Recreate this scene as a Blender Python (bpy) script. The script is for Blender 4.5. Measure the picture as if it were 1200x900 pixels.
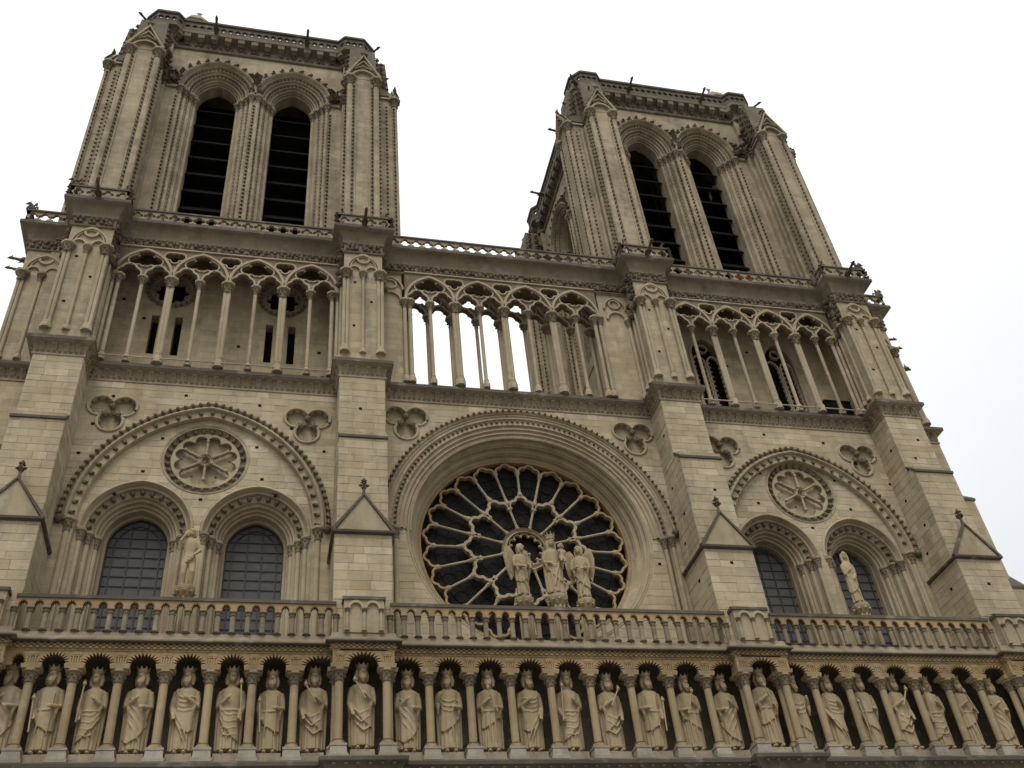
import bpy, math, random
from mathutils import Vector, Matrix
pi=math.pi; sin=math.sin; cos=math.cos
rnd=random.Random(7)
for o in list(bpy.data.objects): bpy.data.objects.remove(o)
S=bpy.context.scene; COL=S.collection
# ------------------------------------------------------------------ camera
CAM=(-11.06,-35.31,1.60); PITCH=math.radians(40.56); YAW=0.2917; ROLL=-0.1182
fw=Vector((sin(YAW)*cos(PITCH),cos(YAW)*cos(PITCH),sin(PITCH)))
r0=Vector((cos(YAW),-sin(YAW),0)); u0=r0.cross(fw)
rt=r0*cos(ROLL)+u0*sin(ROLL); up=-r0*sin(ROLL)+u0*cos(ROLL)
cd=bpy.data.cameras.new('camera'); cam=bpy.data.objects.new('camera',cd); COL.objects.link(cam)
cam.matrix_world=Matrix(((rt.x,up.x,-fw.x,CAM[0]),(rt.y,up.y,-fw.y,CAM[1]),(rt.z,up.z,-fw.z,CAM[2]),(0,0,0,1)))
cd.sensor_width=36; cd.lens=36*1197.4/1200; cd.clip_start=.1; cd.clip_end=3000
S.camera=cam
# ------------------------------------------------------------------ overcast sky
SUN_EL=math.radians(58); SUN_AZ=math.radians(200)      # soft disc behind cloud, above the square
w=bpy.data.worlds.new('World'); S.world=w; w.use_nodes=True
nt=w.node_tree; N=nt.nodes; L=nt.links
bg=N['Background']
sky=N.new('ShaderNodeTexSky'); sky.sky_type='NISHITA'; sky.sun_disc=False; sky.sun_elevation=SUN_EL; sky.sun_rotation=SUN_AZ
sky.air_density=1.0; sky.dust_density=6.0
tc=N.new('ShaderNodeTexCoord'); sx=N.new('ShaderNodeSeparateXYZ'); L.new(tc.outputs['Generated'],sx.inputs[0])
mr=N.new('ShaderNodeMapRange'); mr.inputs['From Min'].default_value=0; mr.inputs['From Max'].default_value=1
mr.inputs['To Min'].default_value=.38; mr.inputs['To Max'].default_value=1.36
L.new(sx.outputs['Z'],mr.inputs['Value'])
no=N.new('ShaderNodeTexNoise'); no.inputs['Scale'].default_value=1.7; no.inputs['Detail'].default_value=4; no.inputs['Roughness'].default_value=.45
L.new(tc.outputs['Generated'],no.inputs['Vector'])
m2=N.new('ShaderNodeMapRange'); m2.inputs['From Min'].default_value=.3; m2.inputs['From Max'].default_value=.7
m2.inputs['To Min'].default_value=.93; m2.inputs['To Max'].default_value=1.07
L.new(no.outputs['Fac'],m2.inputs['Value'])
mu=N.new('ShaderNodeMath'); mu.operation='MULTIPLY'; L.new(mr.outputs[0],mu.inputs[0]); L.new(m2.outputs[0],mu.inputs[1])
cl=N.new('ShaderNodeMixRGB'); cl.blend_type='MULTIPLY'; cl.inputs[0].default_value=1; cl.inputs[1].default_value=(7.75,7.95,8.1,1)
L.new(mu.outputs[0],cl.inputs[2])
mx=N.new('ShaderNodeMixRGB'); mx.inputs[0].default_value=.93      # cloud deck over the clear sky
L.new(sky.outputs[0],mx.inputs[1]); L.new(cl.outputs[0],mx.inputs[2]); L.new(mx.outputs[0],bg.inputs['Color'])
bg.inputs['Strength'].default_value=.12
sl=bpy.data.lights.new('sun','SUN'); sl.energy=1.5; sl.angle=math.radians(28); sl.color=(1,.96,.9)
so=bpy.data.objects.new('sun',sl); COL.objects.link(so)
d=Vector((sin(SUN_AZ)*cos(SUN_EL),cos(SUN_AZ)*cos(SUN_EL),sin(SUN_EL)))
so.rotation_euler=d.to_track_quat('Z','Y').to_euler(); so.location=(0,-40,90)
S.view_settings.view_transform='Standard'; S.view_settings.look='None'; S.view_settings.exposure=.24; S.view_settings.gamma=1
S.view_settings.use_curve_mapping=False
# ------------------------------------------------------------------ materials
MAT={}
def stone(name,c1,c2,brick=None,grime=.35,grimecol=(.085,.075,.06),tint=False,rough=.9,bump=.35,streak=.13):
    m=bpy.data.materials.new(name); m.use_nodes=True; t=m.node_tree; N=t.nodes; L=t.links; b=N['Principled BSDF']
    b.inputs['Roughness'].default_value=rough
    if 'Specular IOR Level' in b.inputs: b.inputs['Specular IOR Level'].default_value=.25
    g=N.new('ShaderNodeNewGeometry')
    def noise(scale,sc=(1,1,1),det=5,rg=.6):
        mp=N.new('ShaderNodeMapping'); mp.inputs['Scale'].default_value=sc; L.new(g.outputs['Position'],mp.inputs[0])
        n=N.new('ShaderNodeTexNoise'); n.inputs['Scale'].default_value=scale; n.inputs['Detail'].default_value=det; n.inputs['Roughness'].default_value=rg
        L.new(mp.outputs[0],n.inputs['Vector']); return n
    def rng(s,a,b2,lo,hi):
        r=N.new('ShaderNodeMapRange'); r.inputs['From Min'].default_value=a; r.inputs['From Max'].default_value=b2
        r.inputs['To Min'].default_value=lo; r.inputs['To Max'].default_value=hi; L.new(s,r.inputs['Value']); return r.outputs[0]
    def mix(kind,f,a,b2):
        x=N.new('ShaderNodeMixRGB'); x.blend_type=kind
        if isinstance(f,(int,float)): x.inputs[0].default_value=f
        else: L.new(f,x.inputs[0])
        for i,s in ((1,a),(2,b2)):
            if isinstance(s,tuple): x.inputs[i].default_value=s+(1,)
            else: L.new(s,x.inputs[i])
        return x.outputs[0]
    big=noise(.35,det=4)
    col=mix('MIX',rng(big.outputs['Fac'],.35,.65,0,1),c1,c2)
    st=noise(1.6,(.55,.55,7.0),det=6,rg=.7)                      # bedding of the limestone
    col=mix('MULTIPLY',1.0,col,mix('MIX',rng(st.outputs['Fac'],.3,.7,0,1),(1-streak,1-streak,1-streak*1.1),(1+streak*.4,1+streak*.4,1+streak*.35)))
    if tint:
        a=N.new('ShaderNodeAttribute'); a.attribute_name='tint'; col=mix('MULTIPLY',1.0,col,a.outputs['Color'])
    hb=None
    if brick:
        sn=N.new('ShaderNodeSeparateXYZ'); L.new(g.outputs['True Normal'],sn.inputs[0])
        ab=N.new('ShaderNodeMath'); ab.operation='ABSOLUTE'; L.new(sn.outputs['X'],ab.inputs[0])
        gt=N.new('ShaderNodeMath'); gt.operation='GREATER_THAN'; gt.inputs[1].default_value=.7; L.new(ab.outputs[0],gt.inputs[0])
        sp=N.new('ShaderNodeSeparateXYZ'); L.new(g.outputs['Position'],sp.inputs[0])
        mf=N.new('ShaderNodeMix'); mf.data_type='FLOAT'; L.new(gt.outputs[0],mf.inputs[0]); L.new(sp.outputs['X'],mf.inputs[2]); L.new(sp.outputs['Y'],mf.inputs[3])
        cb=N.new('ShaderNodeCombineXYZ'); L.new(mf.outputs[0],cb.inputs['X']); L.new(sp.outputs['Z'],cb.inputs['Y'])
        bk=N.new('ShaderNodeTexBrick'); bk.inputs['Scale'].default_value=1; bk.inputs['Brick Width'].default_value=brick[0]; bk.inputs['Row Height'].default_value=brick[1]
        bk.inputs['Mortar Size'].default_value=.008; bk.inputs['Mortar Smooth'].default_value=.3; bk.inputs['Bias'].default_value=0
        bk.inputs['Color1'].default_value=(.84,.83,.81,1); bk.inputs['Color2'].default_value=(1.12,1.11,1.08,1); bk.inputs['Mortar'].default_value=(.72,.70,.68,1)
        L.new(cb.outputs[0],bk.inputs['Vector'])
        col=mix('MULTIPLY',.85,col,bk.outputs['Color']); hb=bk.outputs['Fac']
    if grime>0:
        rs=noise(1.0,(1.3,1.3,.16),det=5,rg=.65)                  # rain streaks and soot
        rs2=noise(2.3,det=6,rg=.7)
        mm=N.new('ShaderNodeMath'); mm.operation='MULTIPLY'; L.new(rng(rs.outputs['Fac'],.43,.66,0,1),mm.inputs[0]); L.new(rng(rs2.outputs['Fac'],.36,.62,.2,1),mm.inputs[1])
        mg=N.new('ShaderNodeMath'); mg.operation='MULTIPLY'; mg.inputs[1].default_value=grime; L.new(mm.outputs[0],mg.inputs[0])
        col=mix('MIX',mg.outputs[0],col,grimecol)
    if not tint and name!='paving_stone' or tint:
        wp=noise(.9,(1,1,1.6),det=5,rg=.62); col=mix('MIX',rng(wp.outputs['Fac'],.56,.72,0,.34),col,(.19,.145,.092))      # brown patina
        lp=noise(1.4,(1,1,1.3),det=4,rg=.55); col=mix('MIX',rng(lp.outputs['Fac'],.58,.72,0,.22),col,(.56,.52,.44))        # washed patches
    L.new(col,b.inputs['Base Color'])
    f=noise(9,det=6,rg=.7)
    bp=N.new('ShaderNodeBump'); bp.inputs['Strength'].default_value=bump; bp.inputs['Distance'].default_value=.04
    h=f.outputs['Fac']
    if hb is not None:
        q=N.new('ShaderNodeMath'); q.operation='MULTIPLY_ADD'; q.inputs[1].default_value=-.8; L.new(hb,q.inputs[0]); L.new(h,q.inputs[2]); h=q.outputs[0]
    L.new(h,bp.inputs['Height']); L.new(bp.outputs[0],b.inputs['Normal'])
    MAT[name]=m; return m
LIME=(.43,.362,.245); LIMEB=(.35,.287,.183)
stone('wall_stone',LIME,LIMEB,(.95,.37),.62,(.13,.115,.09))
stone('ashlar_stone',(.46,.392,.272),(.385,.32,.212),None,.5,(.15,.13,.10),tint=True)
stone('tower_stone',(.415,.352,.242),(.285,.236,.156),(1.0,.40),.65,(.10,.092,.075))
stone('carved_stone',(.33,.275,.19),(.25,.203,.135),None,.55,bump=.6,streak=.06)
stone('smooth_stone',(.41,.343,.23),(.315,.255,.162),None,.45,streak=.05)
stone('dark_stone',(.125,.106,.075),(.08,.068,.048),None,.6,bump=.6)
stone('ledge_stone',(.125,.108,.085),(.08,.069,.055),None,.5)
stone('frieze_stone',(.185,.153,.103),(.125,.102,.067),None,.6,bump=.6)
stone('ochre_stone',(.40,.285,.145),(.26,.18,.092),None,.5,bump=.5,streak=.06)
stone('web_shade_stone',(.20,.165,.112),(.135,.11,.073),None,.6,bump=.6,streak=.05)  # tracery web: recess shade put into the colour so the ribs stand out
stone('stain_shade_stone',(.27,.222,.152),(.19,.155,.103),None,.7,streak=.1)  # shade put into the colour for upper cornice and balusters; stained ledge too
stone('capital_stone',(.225,.182,.12),(.15,.12,.078),None,.55,bump=.6,streak=.05)
stone('tan_stone',(.37,.285,.165),(.275,.208,.115),None,.45,streak=.05)
stone('statue_stone',(.40,.318,.195),(.315,.245,.142),None,.3,(.12,.10,.075),bump=.2,streak=.03)
stone('pale_stone',(.34,.305,.245),(.25,.22,.172),None,.5)
stone('inner_stone',(.16,.135,.10),(.11,.095,.07),(.95,.37),.6)  # darker copy of the wall stone, coloured as an unlit interior
stone('paving_stone',(.30,.285,.26),(.25,.235,.215),(1.2,.6),.4)
def plain(name,col,rough,metal=0,nz=.25,spec=.5,scale=6):
    m=bpy.data.materials.new(name); m.use_nodes=True; t=m.node_tree; b=t.nodes['Principled BSDF']
    n=t.nodes.new('ShaderNodeTexNoise'); n.inputs['Scale'].default_value=scale; n.inputs['Detail'].default_value=5
    g=t.nodes.new('ShaderNodeNewGeometry'); t.links.new(g.outputs['Position'],n.inputs['Vector'])
    x=t.nodes.new('ShaderNodeMixRGB'); x.inputs[1].default_value=tuple(c*(1-nz) for c in col)+(1,); x.inputs[2].default_value=tuple(c*(1+nz) for c in col)+(1,)
    t.links.new(n.outputs['Fac'],x.inputs[0]); t.links.new(x.outputs[0],b.inputs['Base Color'])
    b.inputs['Roughness'].default_value=rough; b.inputs['Metallic'].default_value=metal; b.inputs['Specular IOR Level'].default_value=spec
    bp=t.nodes.new('ShaderNodeBump'); bp.inputs['Strength'].default_value=.25; bp.inputs['Distance'].default_value=.02; t.links.new(n.outputs['Fac'],bp.inputs['Height']); t.links.new(bp.outputs[0],b.inputs['Normal'])
    MAT[name]=m
plain('glass_dark',(.082,.080,.074),.5,0,.3,.2,3)
plain('rose_glass',(.015,.0145,.0135),.6,0,.5,.06,5)
plain('iron',(.02,.02,.022),.6)
plain('slate',(.0125,.012,.0115),.95,0,.4,.03)
plain('interior',(.015,.014,.013),1,0,.3,0)  # near-black: darkness of unlit openings put into the colour; leading uses it too
plain('netting_orange',(.55,.16,.03),.8)
plain('galvanised',(.45,.46,.47),.5,.3)
# ------------------------------------------------------------------ mesh helpers
class MB:
    def __init__(s): s.v=[]; s.f=[]; s.t=[]; s.m2=[]
    def add(s,vs,fs):
        o=len(s.v); s.v.extend(vs); s.f.extend([tuple(i+o for i in f) for f in fs]); return s
    def box(s,x0,x1,y0,y1,z0,z1):
        return s.add([(x0,y0,z0),(x1,y0,z0),(x1,y1,z0),(x0,y1,z0),(x0,y0,z1),(x1,y0,z1),(x1,y1,z1),(x0,y1,z1)],
          [(0,3,2,1),(4,5,6,7),(0,1,5,4),(1,2,6,5),(2,3,7,6),(3,0,4,7)])
    def frust(s,x,y,z0,z1,a0,b0,a1,b1):
        return s.add([(x-a0,y-b0,z0),(x+a0,y-b0,z0),(x+a0,y+b0,z0),(x-a0,y+b0,z0),(x-a1,y-b1,z1),(x+a1,y-b1,z1),(x+a1,y+b1,z1),(x-a1,y+b1,z1)],
          [(0,3,2,1),(4,5,6,7),(0,1,5,4),(1,2,6,5),(2,3,7,6),(3,0,4,7)])
    def lathe(s,x,y,prof,n=10,ph=0.):
        vs=[];fs=[]
        for r,z in prof:
            for i in range(n):
                a=2*pi*i/n+ph; vs.append((x+r*cos(a),y+r*sin(a),z))
        for k in range(len(prof)-1):
            for i in range(n):
                j=(i+1)%n; fs.append((k*n+i,k*n+j,(k+1)*n+j,(k+1)*n+i))
        fs.append(tuple(range(n-1,-1,-1))); fs.append(tuple((len(prof)-1)*n+i for i in range(n)))
        return s.add(vs,fs)
    def tube(s,pts,rad,n=8):
        pts=[Vector(p) for p in pts]; vs=[];fs=[]
        if not isinstance(rad,(list,tuple)): rad=[rad]*len(pts)
        pn=None
        for k,p in enumerate(pts):
            t=(pts[min(k+1,len(pts)-1)]-pts[max(k-1,0)]).normalized()
            if pn is None: a=Vector((0,0,1)) if abs(t.z)<.9 else Vector((0,1,0)); n1=t.cross(a).normalized()
            else:
                n1=(pn-t*pn.dot(t))
                n1=n1.normalized() if n1.length>1e-6 else t.orthogonal().normalized()
            pn=n1; n2=t.cross(n1)
            for i in range(n):
                a=2*pi*i/n; q=p+(n1*cos(a)+n2*sin(a))*rad[k]; vs.append(tuple(q))
        for k in range(len(pts)-1):
            for i in range(n):
                j=(i+1)%n; fs.append((k*n+i,k*n+j,(k+1)*n+j,(k+1)*n+i))
        fs.append(tuple(range(n-1,-1,-1))); fs.append(tuple((len(pts)-1)*n+i for i in range(n)))
        return s.add(vs,fs)
    def ball(s,c,r,nu=8,nv=6,M=None):
        if not isinstance(r,(list,tuple)): r=(r,r,r)
        vs=[];fs=[]
        P=[]
        for j in range(1,nv):
            t=pi*j/nv
            for i in range(nu):
                a=2*pi*i/nu; P.append(Vector((r[0]*sin(t)*cos(a),r[1]*sin(t)*sin(a),r[2]*cos(t))))
        P.append(Vector((0,0,r[2]))); P.append(Vector((0,0,-r[2])))
        if M is not None: P=[M@p for p in P]
        vs=[(p.x+c[0],p.y+c[1],p.z+c[2]) for p in P]
        for j in range(nv-2):
            for i in range(nu):
                k=(i+1)%nu; fs.append((j*nu+i,(j+1)*nu+i,(j+1)*nu+k,j*nu+k))
        T=len(vs)-2;B=T+1
        for i in range(nu):
            k=(i+1)%nu; fs.append((T,i,k)); fs.append((B,(nv-2)*nu+k,(nv-2)*nu+i))
        return s.add(vs,fs)
    def octa(s,c,r):      # tiny knob
        x,y,z=c; a,b,d=r if isinstance(r,(list,tuple)) else (r,r,r)
        return s.add([(x+a,y,z),(x,y+b,z),(x-a,y,z),(x,y-b,z),(x,y,z+d),(x,y,z-d)],[(0,1,4),(1,2,4),(2,3,4),(3,0,4),(1,0,5),(2,1,5),(3,2,5),(0,3,5)])
    def ribbon(s,path,w,y0,y1,closed=False):   # bar of width w following a path in the XZ plane
        n=len(path); vs=[];fs=[]
        for i,(x,z) in enumerate(path):
            a=path[i-1] if (i>0 or closed) else path[i]; b=path[(i+1)%n] if (i<n-1 or closed) else path[i]
            dx,dz=b[0]-a[0],b[1]-a[1]; l=math.hypot(dx,dz) or 1; nx,nz=-dz/l*w/2,dx/l*w/2
            vs+=[(x+nx,y0,z+nz),(x-nx,y0,z-nz),(x-nx,y1,z-nz),(x+nx,y1,z+nz)]
        m=n if closed else n-1
        for i in range(m):
            j=(i+1)%n
            for k in range(4):
                l=(k+1)%4; fs.append((i*4+k,i*4+l,j*4+l,j*4+k))
        if not closed: fs.append((3,2,1,0)); e=(n-1)*4; fs.append((e,e+1,e+2,e+3))
        return s.add(vs,fs)
    def rtube(s,path,r,y,n=6,closed=False):
        pts=[(x,y,z) for x,z in path]
        if closed: pts.append(pts[0]); pts.append(pts[1])
        return s.tube(pts,r,n)
    def loft(s,rings,cap=True,close=True):
        n=len(rings[0]); vs=[p for r in rings for p in r]; fs=[]
        for k in range(len(rings)-1):
            for i in range(n if close else n-1):
                j=(i+1)%n; fs.append((k*n+i,k*n+j,(k+1)*n+j,(k+1)*n+i))
        if cap: fs.append(tuple(range(n-1,-1,-1))); fs.append(tuple((len(rings)-1)*n+i for i in range(n)))
        return s.add(vs,fs)
    def plan(s,path,prof,closed=False):      # moulding (out,z) carried along a plan path (x,y), mitred
        n=len(path); rings=[]
        for i in range(n):
            p=Vector(path[i]); 
            a=Vector(path[i-1]) if (i>0 or closed) else None; b=Vector(path[(i+1)%n]) if (i<n-1 or closed) else None
            ds=[]
            if a is not None: ds.append((p-a).normalized())
            if b is not None: ds.append((b-p).normalized())
            ns=[Vector((q.y,-q.x)) for q in ds]
            m=ns[0] if len(ns)==1 else (ns[0]+ns[1])/(1+ns[0].dot(ns[1]))
            rings.append([(p.x+m.x*o,p.y+m.y*o,z) for o,z in prof])
        if closed: rings.append(rings[0])
        vs=[q for r in rings for q in r]; fs=[]; k=len(prof)
        for i in range(len(rings)-1):
            for j in range(k-1): fs.append((i*k+j,i*k+k+j,i*k+k+j+1,i*k+j+1))
        return s.add(vs,fs)
    def sweep(s,fn,prof):                    # arch moulding: fn(d)->path in XZ offset by d; prof (d,y)
        rows=[[(x,y,z) for x,z in fn(d)] for d,y in prof]; n=len(rows[0]); fs=[]
        for k in range(len(rows)-1):
            for i in range(n-1): fs.append((k*n+i,k*n+i+1,(k+1)*n+i+1,(k+1)*n+i))
        return s.add([p for r in rows for p in r],fs)
    def plate(s,polys,y0,y1):                # even-odd filled outlines in XZ, given real thickness
        cu=bpy.data.curves.new('c','CURVE'); cu.dimensions='2D'; cu.fill_mode='BOTH'; cu.extrude=abs(y1-y0)/2
        for P in polys:
            sp=cu.splines.new('POLY'); sp.points.add(len(P)-1); sp.use_cyclic_u=True
            for i,(x,z) in enumerate(P): sp.points[i].co=(x,z,0,1)
        ob=bpy.data.objects.new('c',cu); me=bpy.data.meshes.new_from_object(ob)
        ym=(y0+y1)/2
        s.add([(v.co.x,ym-v.co.z,v.co.y) for v in me.vertices],[tuple(p.vertices) for p in me.polygons])
        bpy.data.objects.remove(ob); bpy.data.curves.remove(cu); bpy.data.meshes.remove(me); return s
    def mesh(s,name,smooth=None):
        me=bpy.data.meshes.new(name); me.from_pydata(s.v,[],s.f)
        for a,b in s.m2:
            for k in range(a,b): me.polygons[k].material_index=1
        me.validate(); me.update()
        if s.m2: me['carved']=1
        if smooth is not None:
            me.shade_smooth(); me.set_sharp_from_angle(angle=math.radians(smooth))
        if s.t:
            a=me.color_attributes.new('tint','FLOAT_COLOR','POINT')
            fl=[]
            for c in s.t: fl+=[c[0],c[1],c[2],1.]
            a.data.foreach_set('color',fl)
        return me
def mesh_obj(name,me,mat=None,parent=None,kind=None):
    o=bpy.data.objects.new(name,me); COL.objects.link(o)
    if mat and not me.materials:
        me.materials.append(MAT[mat])
        if me.get('carved'): me.materials.append(MAT['capital_stone'])
    if parent is not None: o.parent=parent
    if kind: o['kind']=kind
    return o
def obj(name,mb,mat,parent=None,smooth=None,kind=None): return mesh_obj(name,mb.mesh(name,smooth),mat,parent,kind)
def copy(o,parent=None,loc=None,rz=None,sc=None):
    c=o.copy(); COL.objects.link(c); c.parent=parent if parent is not None else o.parent
    if loc is not None: c.location=loc
    if rz is not None: c.rotation_euler=(0,0,rz)
    if sc is not None: c.scale=sc
    return c
def empty(name,loc,label,cat,group=None):
    o=bpy.data.objects.new(name,None); COL.objects.link(o); o.location=loc; o['label']=label; o['category']=cat
    if group: o['group']=group
    return o
# curves in the facade plane
def circ(cx,cz,r,n=24,a0=0.): return [(cx+r*cos(a0+2*pi*i/n),cz+r*sin(a0+2*pi*i/n)) for i in range(n)]
def parch(cx,a,zs,R,n=14,legs=None):
    P=[]; c=cx-a+R; e=math.acos(max(-1,min(1,(a-R)/R)))
    for i in range(n+1):
        t=pi-(pi-e)*i/n; P.append((c+R*cos(t),zs+R*sin(t)))
    c2=cx+a-R
    for i in range(1,n+1):
        t=(pi-e)-(pi-e)*i/n; P.append((c2+R*cos(t),zs+R*sin(t)))
    if legs is not None: P=[(cx-a,legs)]+P+[(cx+a,legs)]
    return P
def foil(cx,cz,circles,a0,a1,n,rot=0.):
    """outline of a union of circles (dx,dz,r), seen from (cx,cz)"""
    P=[]
    for i in range(n+1):
        t=a0+(a1-a0)*i/n; best=.02; u=(cos(t),sin(t))
        for dx,dz,r in circles:
            b=dx*u[0]+dz*u[1]; q=r*r-(dx*dx+dz*dz-b*b)
            if q>=0: best=max(best,b+math.sqrt(q))
        P.append((cx+best*cos(t+rot),cz+best*sin(t+rot)))
    return P
def nfoil(cx,cz,k,d,r,a0=pi/2,n=36):
    return foil(cx,cz,[(d*cos(a0+2*pi*i/k),d*sin(a0+2*pi*i/k),r) for i in range(k)],0,2*pi*(1-1/n),n-1)
def roll(d0,y0,d1,y1,n=4,bulge=.5):
    """rounded profile points between two profile points"""
    out=[]; dx,dy=d1-d0,y1-y0; l=math.hypot(dx,dy); nx,ny=dy/l,-dx/l
    for i in range(n+1):
        t=i/n; b=bulge*l*sin(pi*t); out.append((d0+dx*t+nx*b,y0+dy*t+ny*b))
    return out
def along(path,sp,fn,margin=.1):
    for a,b in zip(path[:-1],path[1:]):
        dx,dy=b[0]-a[0],b[1]-a[1]; l=math.hypot(dx,dy)
        if l<2*margin+.1: continue
        k=max(1,round((l-2*margin)/sp))
        for i in range(k):
            t=(margin+(l-2*margin)*(i+.5)/k)/l; fn(a[0]+dx*t,a[1]+dy*t,dx/l,dy/l)
def arcpts(path,sp):
    """points with tangent every sp along an XZ path"""
    out=[]; acc=sp/2
    for a,b in zip(path[:-1],path[1:]):
        dx,dz=b[0]-a[0],b[1]-a[1]; l=math.hypot(dx,dz)
        while acc<=l: out.append((a[0]+dx*acc/l,a[1]+dz*acc/l,dx/l,dz/l)); acc+=sp
        acc-=l
    return out
# ------------------------------------------------------------------ facade layout (metres; X along, Y into the facade, Z up)
BX=[-20.52,-7.52,8.0,20.23]; W=1.04
CL,CC,CR=-14.05,.05,14.12
YW=1.47
def xform(mb,M):
    mb.v=[tuple(M@Vector(p)) for p in mb.v]; return mb
def plan_path(yw,yb,w,xo,yo):
    P=[(BX[0]-xo,9),(BX[0]-xo,yo),(BX[0]-w,yo),(BX[0]-w,yb),(BX[0]+w,yb),(BX[0]+w,yw)]
    for b in BX[1:3]: P+=[(b-w,yw),(b-w,yb),(b+w,yb),(b+w,yw)]
    b=BX[3]; P+=[(b-w,yw),(b-w,yb),(b+w,yb),(b+w,yo),(b+xo,yo),(b+xo,9)]
    return P
def leaf_at(mb,x,y,z,dx,dy,w,h,out,tw=0.):
    """hooked leaf: a tapering stem that curls out under the ledge"""
    n=(dy,-dx); 
    def p(a,o,zz): return (x+dx*a+n[0]*o,y+dy*a+n[1]*o,zz)
    mb.add([p(-w*.28,.0,z),p(w*.28,.0,z),p(w*.42,out*.35,z+h*.55),p(-w*.42,out*.35,z+h*.55),p(-w*.34,out,z+h*.86),p(w*.34,out,z+h*.86),p(-w*.30,out*.5,z+h),p(w*.30,out*.5,z+h),p(-w*.4,0,z+h),p(w*.4,0,z+h)],
      [(0,1,2,3),(3,2,5,4),(4,5,7,6),(6,7,9,8),(0,3,4,6,8),(1,9,7,5,2)])
    q=p(tw,out*.92,z+h*.74); mb.octa(q,(w*.26,w*.26,w*.22))
def gablet_arch(mb,cx,y,zs,a,R,wd=.12,dp=.1): mb.ribbon(parch(cx,a,zs,R,8),wd,y-dp,y+.05)
def capital(mb,x,y,z0,z1,r0,r1,n=8,leaves=6):
    h=z1-z0; f0=len(mb.f)
    mb.lathe(x,y,[(r0*1.18,z0),(r0*1.25,z0+h*.06),(r0*1.05,z0+h*.1),(r0*1.1,z0+h*.3),(r1*.82,z0+h*.66),(r1*.86,z0+h*.76),(r1*.86,z0+h*.78)],n)
    for i in range(leaves):
        a=2*pi*i/leaves+.3
        mb.octa((x+cos(a)*r1*.84,y+sin(a)*r1*.84,z0+h*.62),(r1*.24,r1*.24,h*.13))
        a+=pi/leaves; mb.octa((x+cos(a)*r0*1.35,y+sin(a)*r0*1.35,z0+h*.36),(r1*.19,r1*.19,h*.11))
    mb.m2.append((f0,len(mb.f)))
    mb.lathe(x,y,[(r1*1.0,z0+h*.78),(r1*1.16,z0+h*.84),(r1*1.18,z1),(r1*1.0,z1)],8,pi/8)
def column(mb,x,y,z0,zc,z1,r,rc=None,base=True,n=10,basew=1.75,bh=.34):
    rc=rc or r*1.9; zb=z0
    if base:
        mb.lathe(x,y,[(r*basew,z0),(r*basew,z0+bh*.45),(r*basew*.95,z0+bh*.5)],8,pi/8)
        mb.lathe(x,y,[(r*1.6,z0+bh*.5),(r*1.62,z0+bh*.62),(r*1.25,z0+bh*.72),(r*1.2,z0+bh*.82),(r*1.4,z0+bh*.9),(r*1.05,z0+bh)],n)
        zb=z0+bh
    mb.lathe(x,y,[(r,zb),(r*.97,zc)],n)
    capital(mb,x,y,zc,z1,r,rc)
# ------------------------------------------------------------------ ground
g=MB(); g.add([(-600,-600,0),(600,-600,0),(600,600,0),(-600,600,0)],[(0,1,2,3)])
o=obj('ground',g,'paving_stone'); o['kind']='structure'
CATH=empty('cathedral',(0,0,0),'grey-beige Gothic cathedral front with rose window and two square towers','cathedral')
# ------------------------------------------------------------------ lower storey and core
m=MB(); m.box(-22.2,21.9,-.95,2.9,0,14.45)
for b in BX: m.box(b-1.25,b+1.25,-1.42,-.9,0,14.45)
obj('portal_storey',m,'wall_stone',CATH)
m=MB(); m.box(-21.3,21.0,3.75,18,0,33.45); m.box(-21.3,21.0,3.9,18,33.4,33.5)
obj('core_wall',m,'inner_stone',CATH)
P=plan_path(-.95,-1.42,1.25,3.0,1.2)
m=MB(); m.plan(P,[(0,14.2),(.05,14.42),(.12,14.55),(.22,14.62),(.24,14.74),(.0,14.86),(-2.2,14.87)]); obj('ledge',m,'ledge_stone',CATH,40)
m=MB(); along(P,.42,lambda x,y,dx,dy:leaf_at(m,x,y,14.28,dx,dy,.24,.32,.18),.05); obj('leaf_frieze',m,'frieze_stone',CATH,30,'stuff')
# ------------------------------------------------------------------ gallery of the kings
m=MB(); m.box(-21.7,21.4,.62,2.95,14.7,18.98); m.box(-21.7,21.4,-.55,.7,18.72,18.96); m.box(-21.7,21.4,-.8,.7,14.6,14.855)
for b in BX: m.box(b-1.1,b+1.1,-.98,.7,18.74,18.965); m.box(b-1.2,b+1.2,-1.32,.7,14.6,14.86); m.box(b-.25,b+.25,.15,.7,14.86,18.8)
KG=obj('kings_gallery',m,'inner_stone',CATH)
kx=[]; # (x, on buttress)
bays=[(BX[0],BX[1],7),(BX[1],BX[2],9),(BX[2],BX[3],7)]
KFIX={0:[-19.2,-17.92,-16.49,-15.02,-13.50,-12.03,-10.62,-9.16],1:[-5.86,-4.36,-2.86,-1.30,.20,1.78,3.40,4.92,6.46],2:[9.5,11.0,12.48,13.98,15.5,16.97,18.5]}
kx.append((-22.35,3)); kx.append((BX[0],1))
for i in range(3):
    kx+=[(x,0) for x in KFIX[i]]; kx.append((BX[i+1],1))
kx.append((21.75,3))
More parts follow.
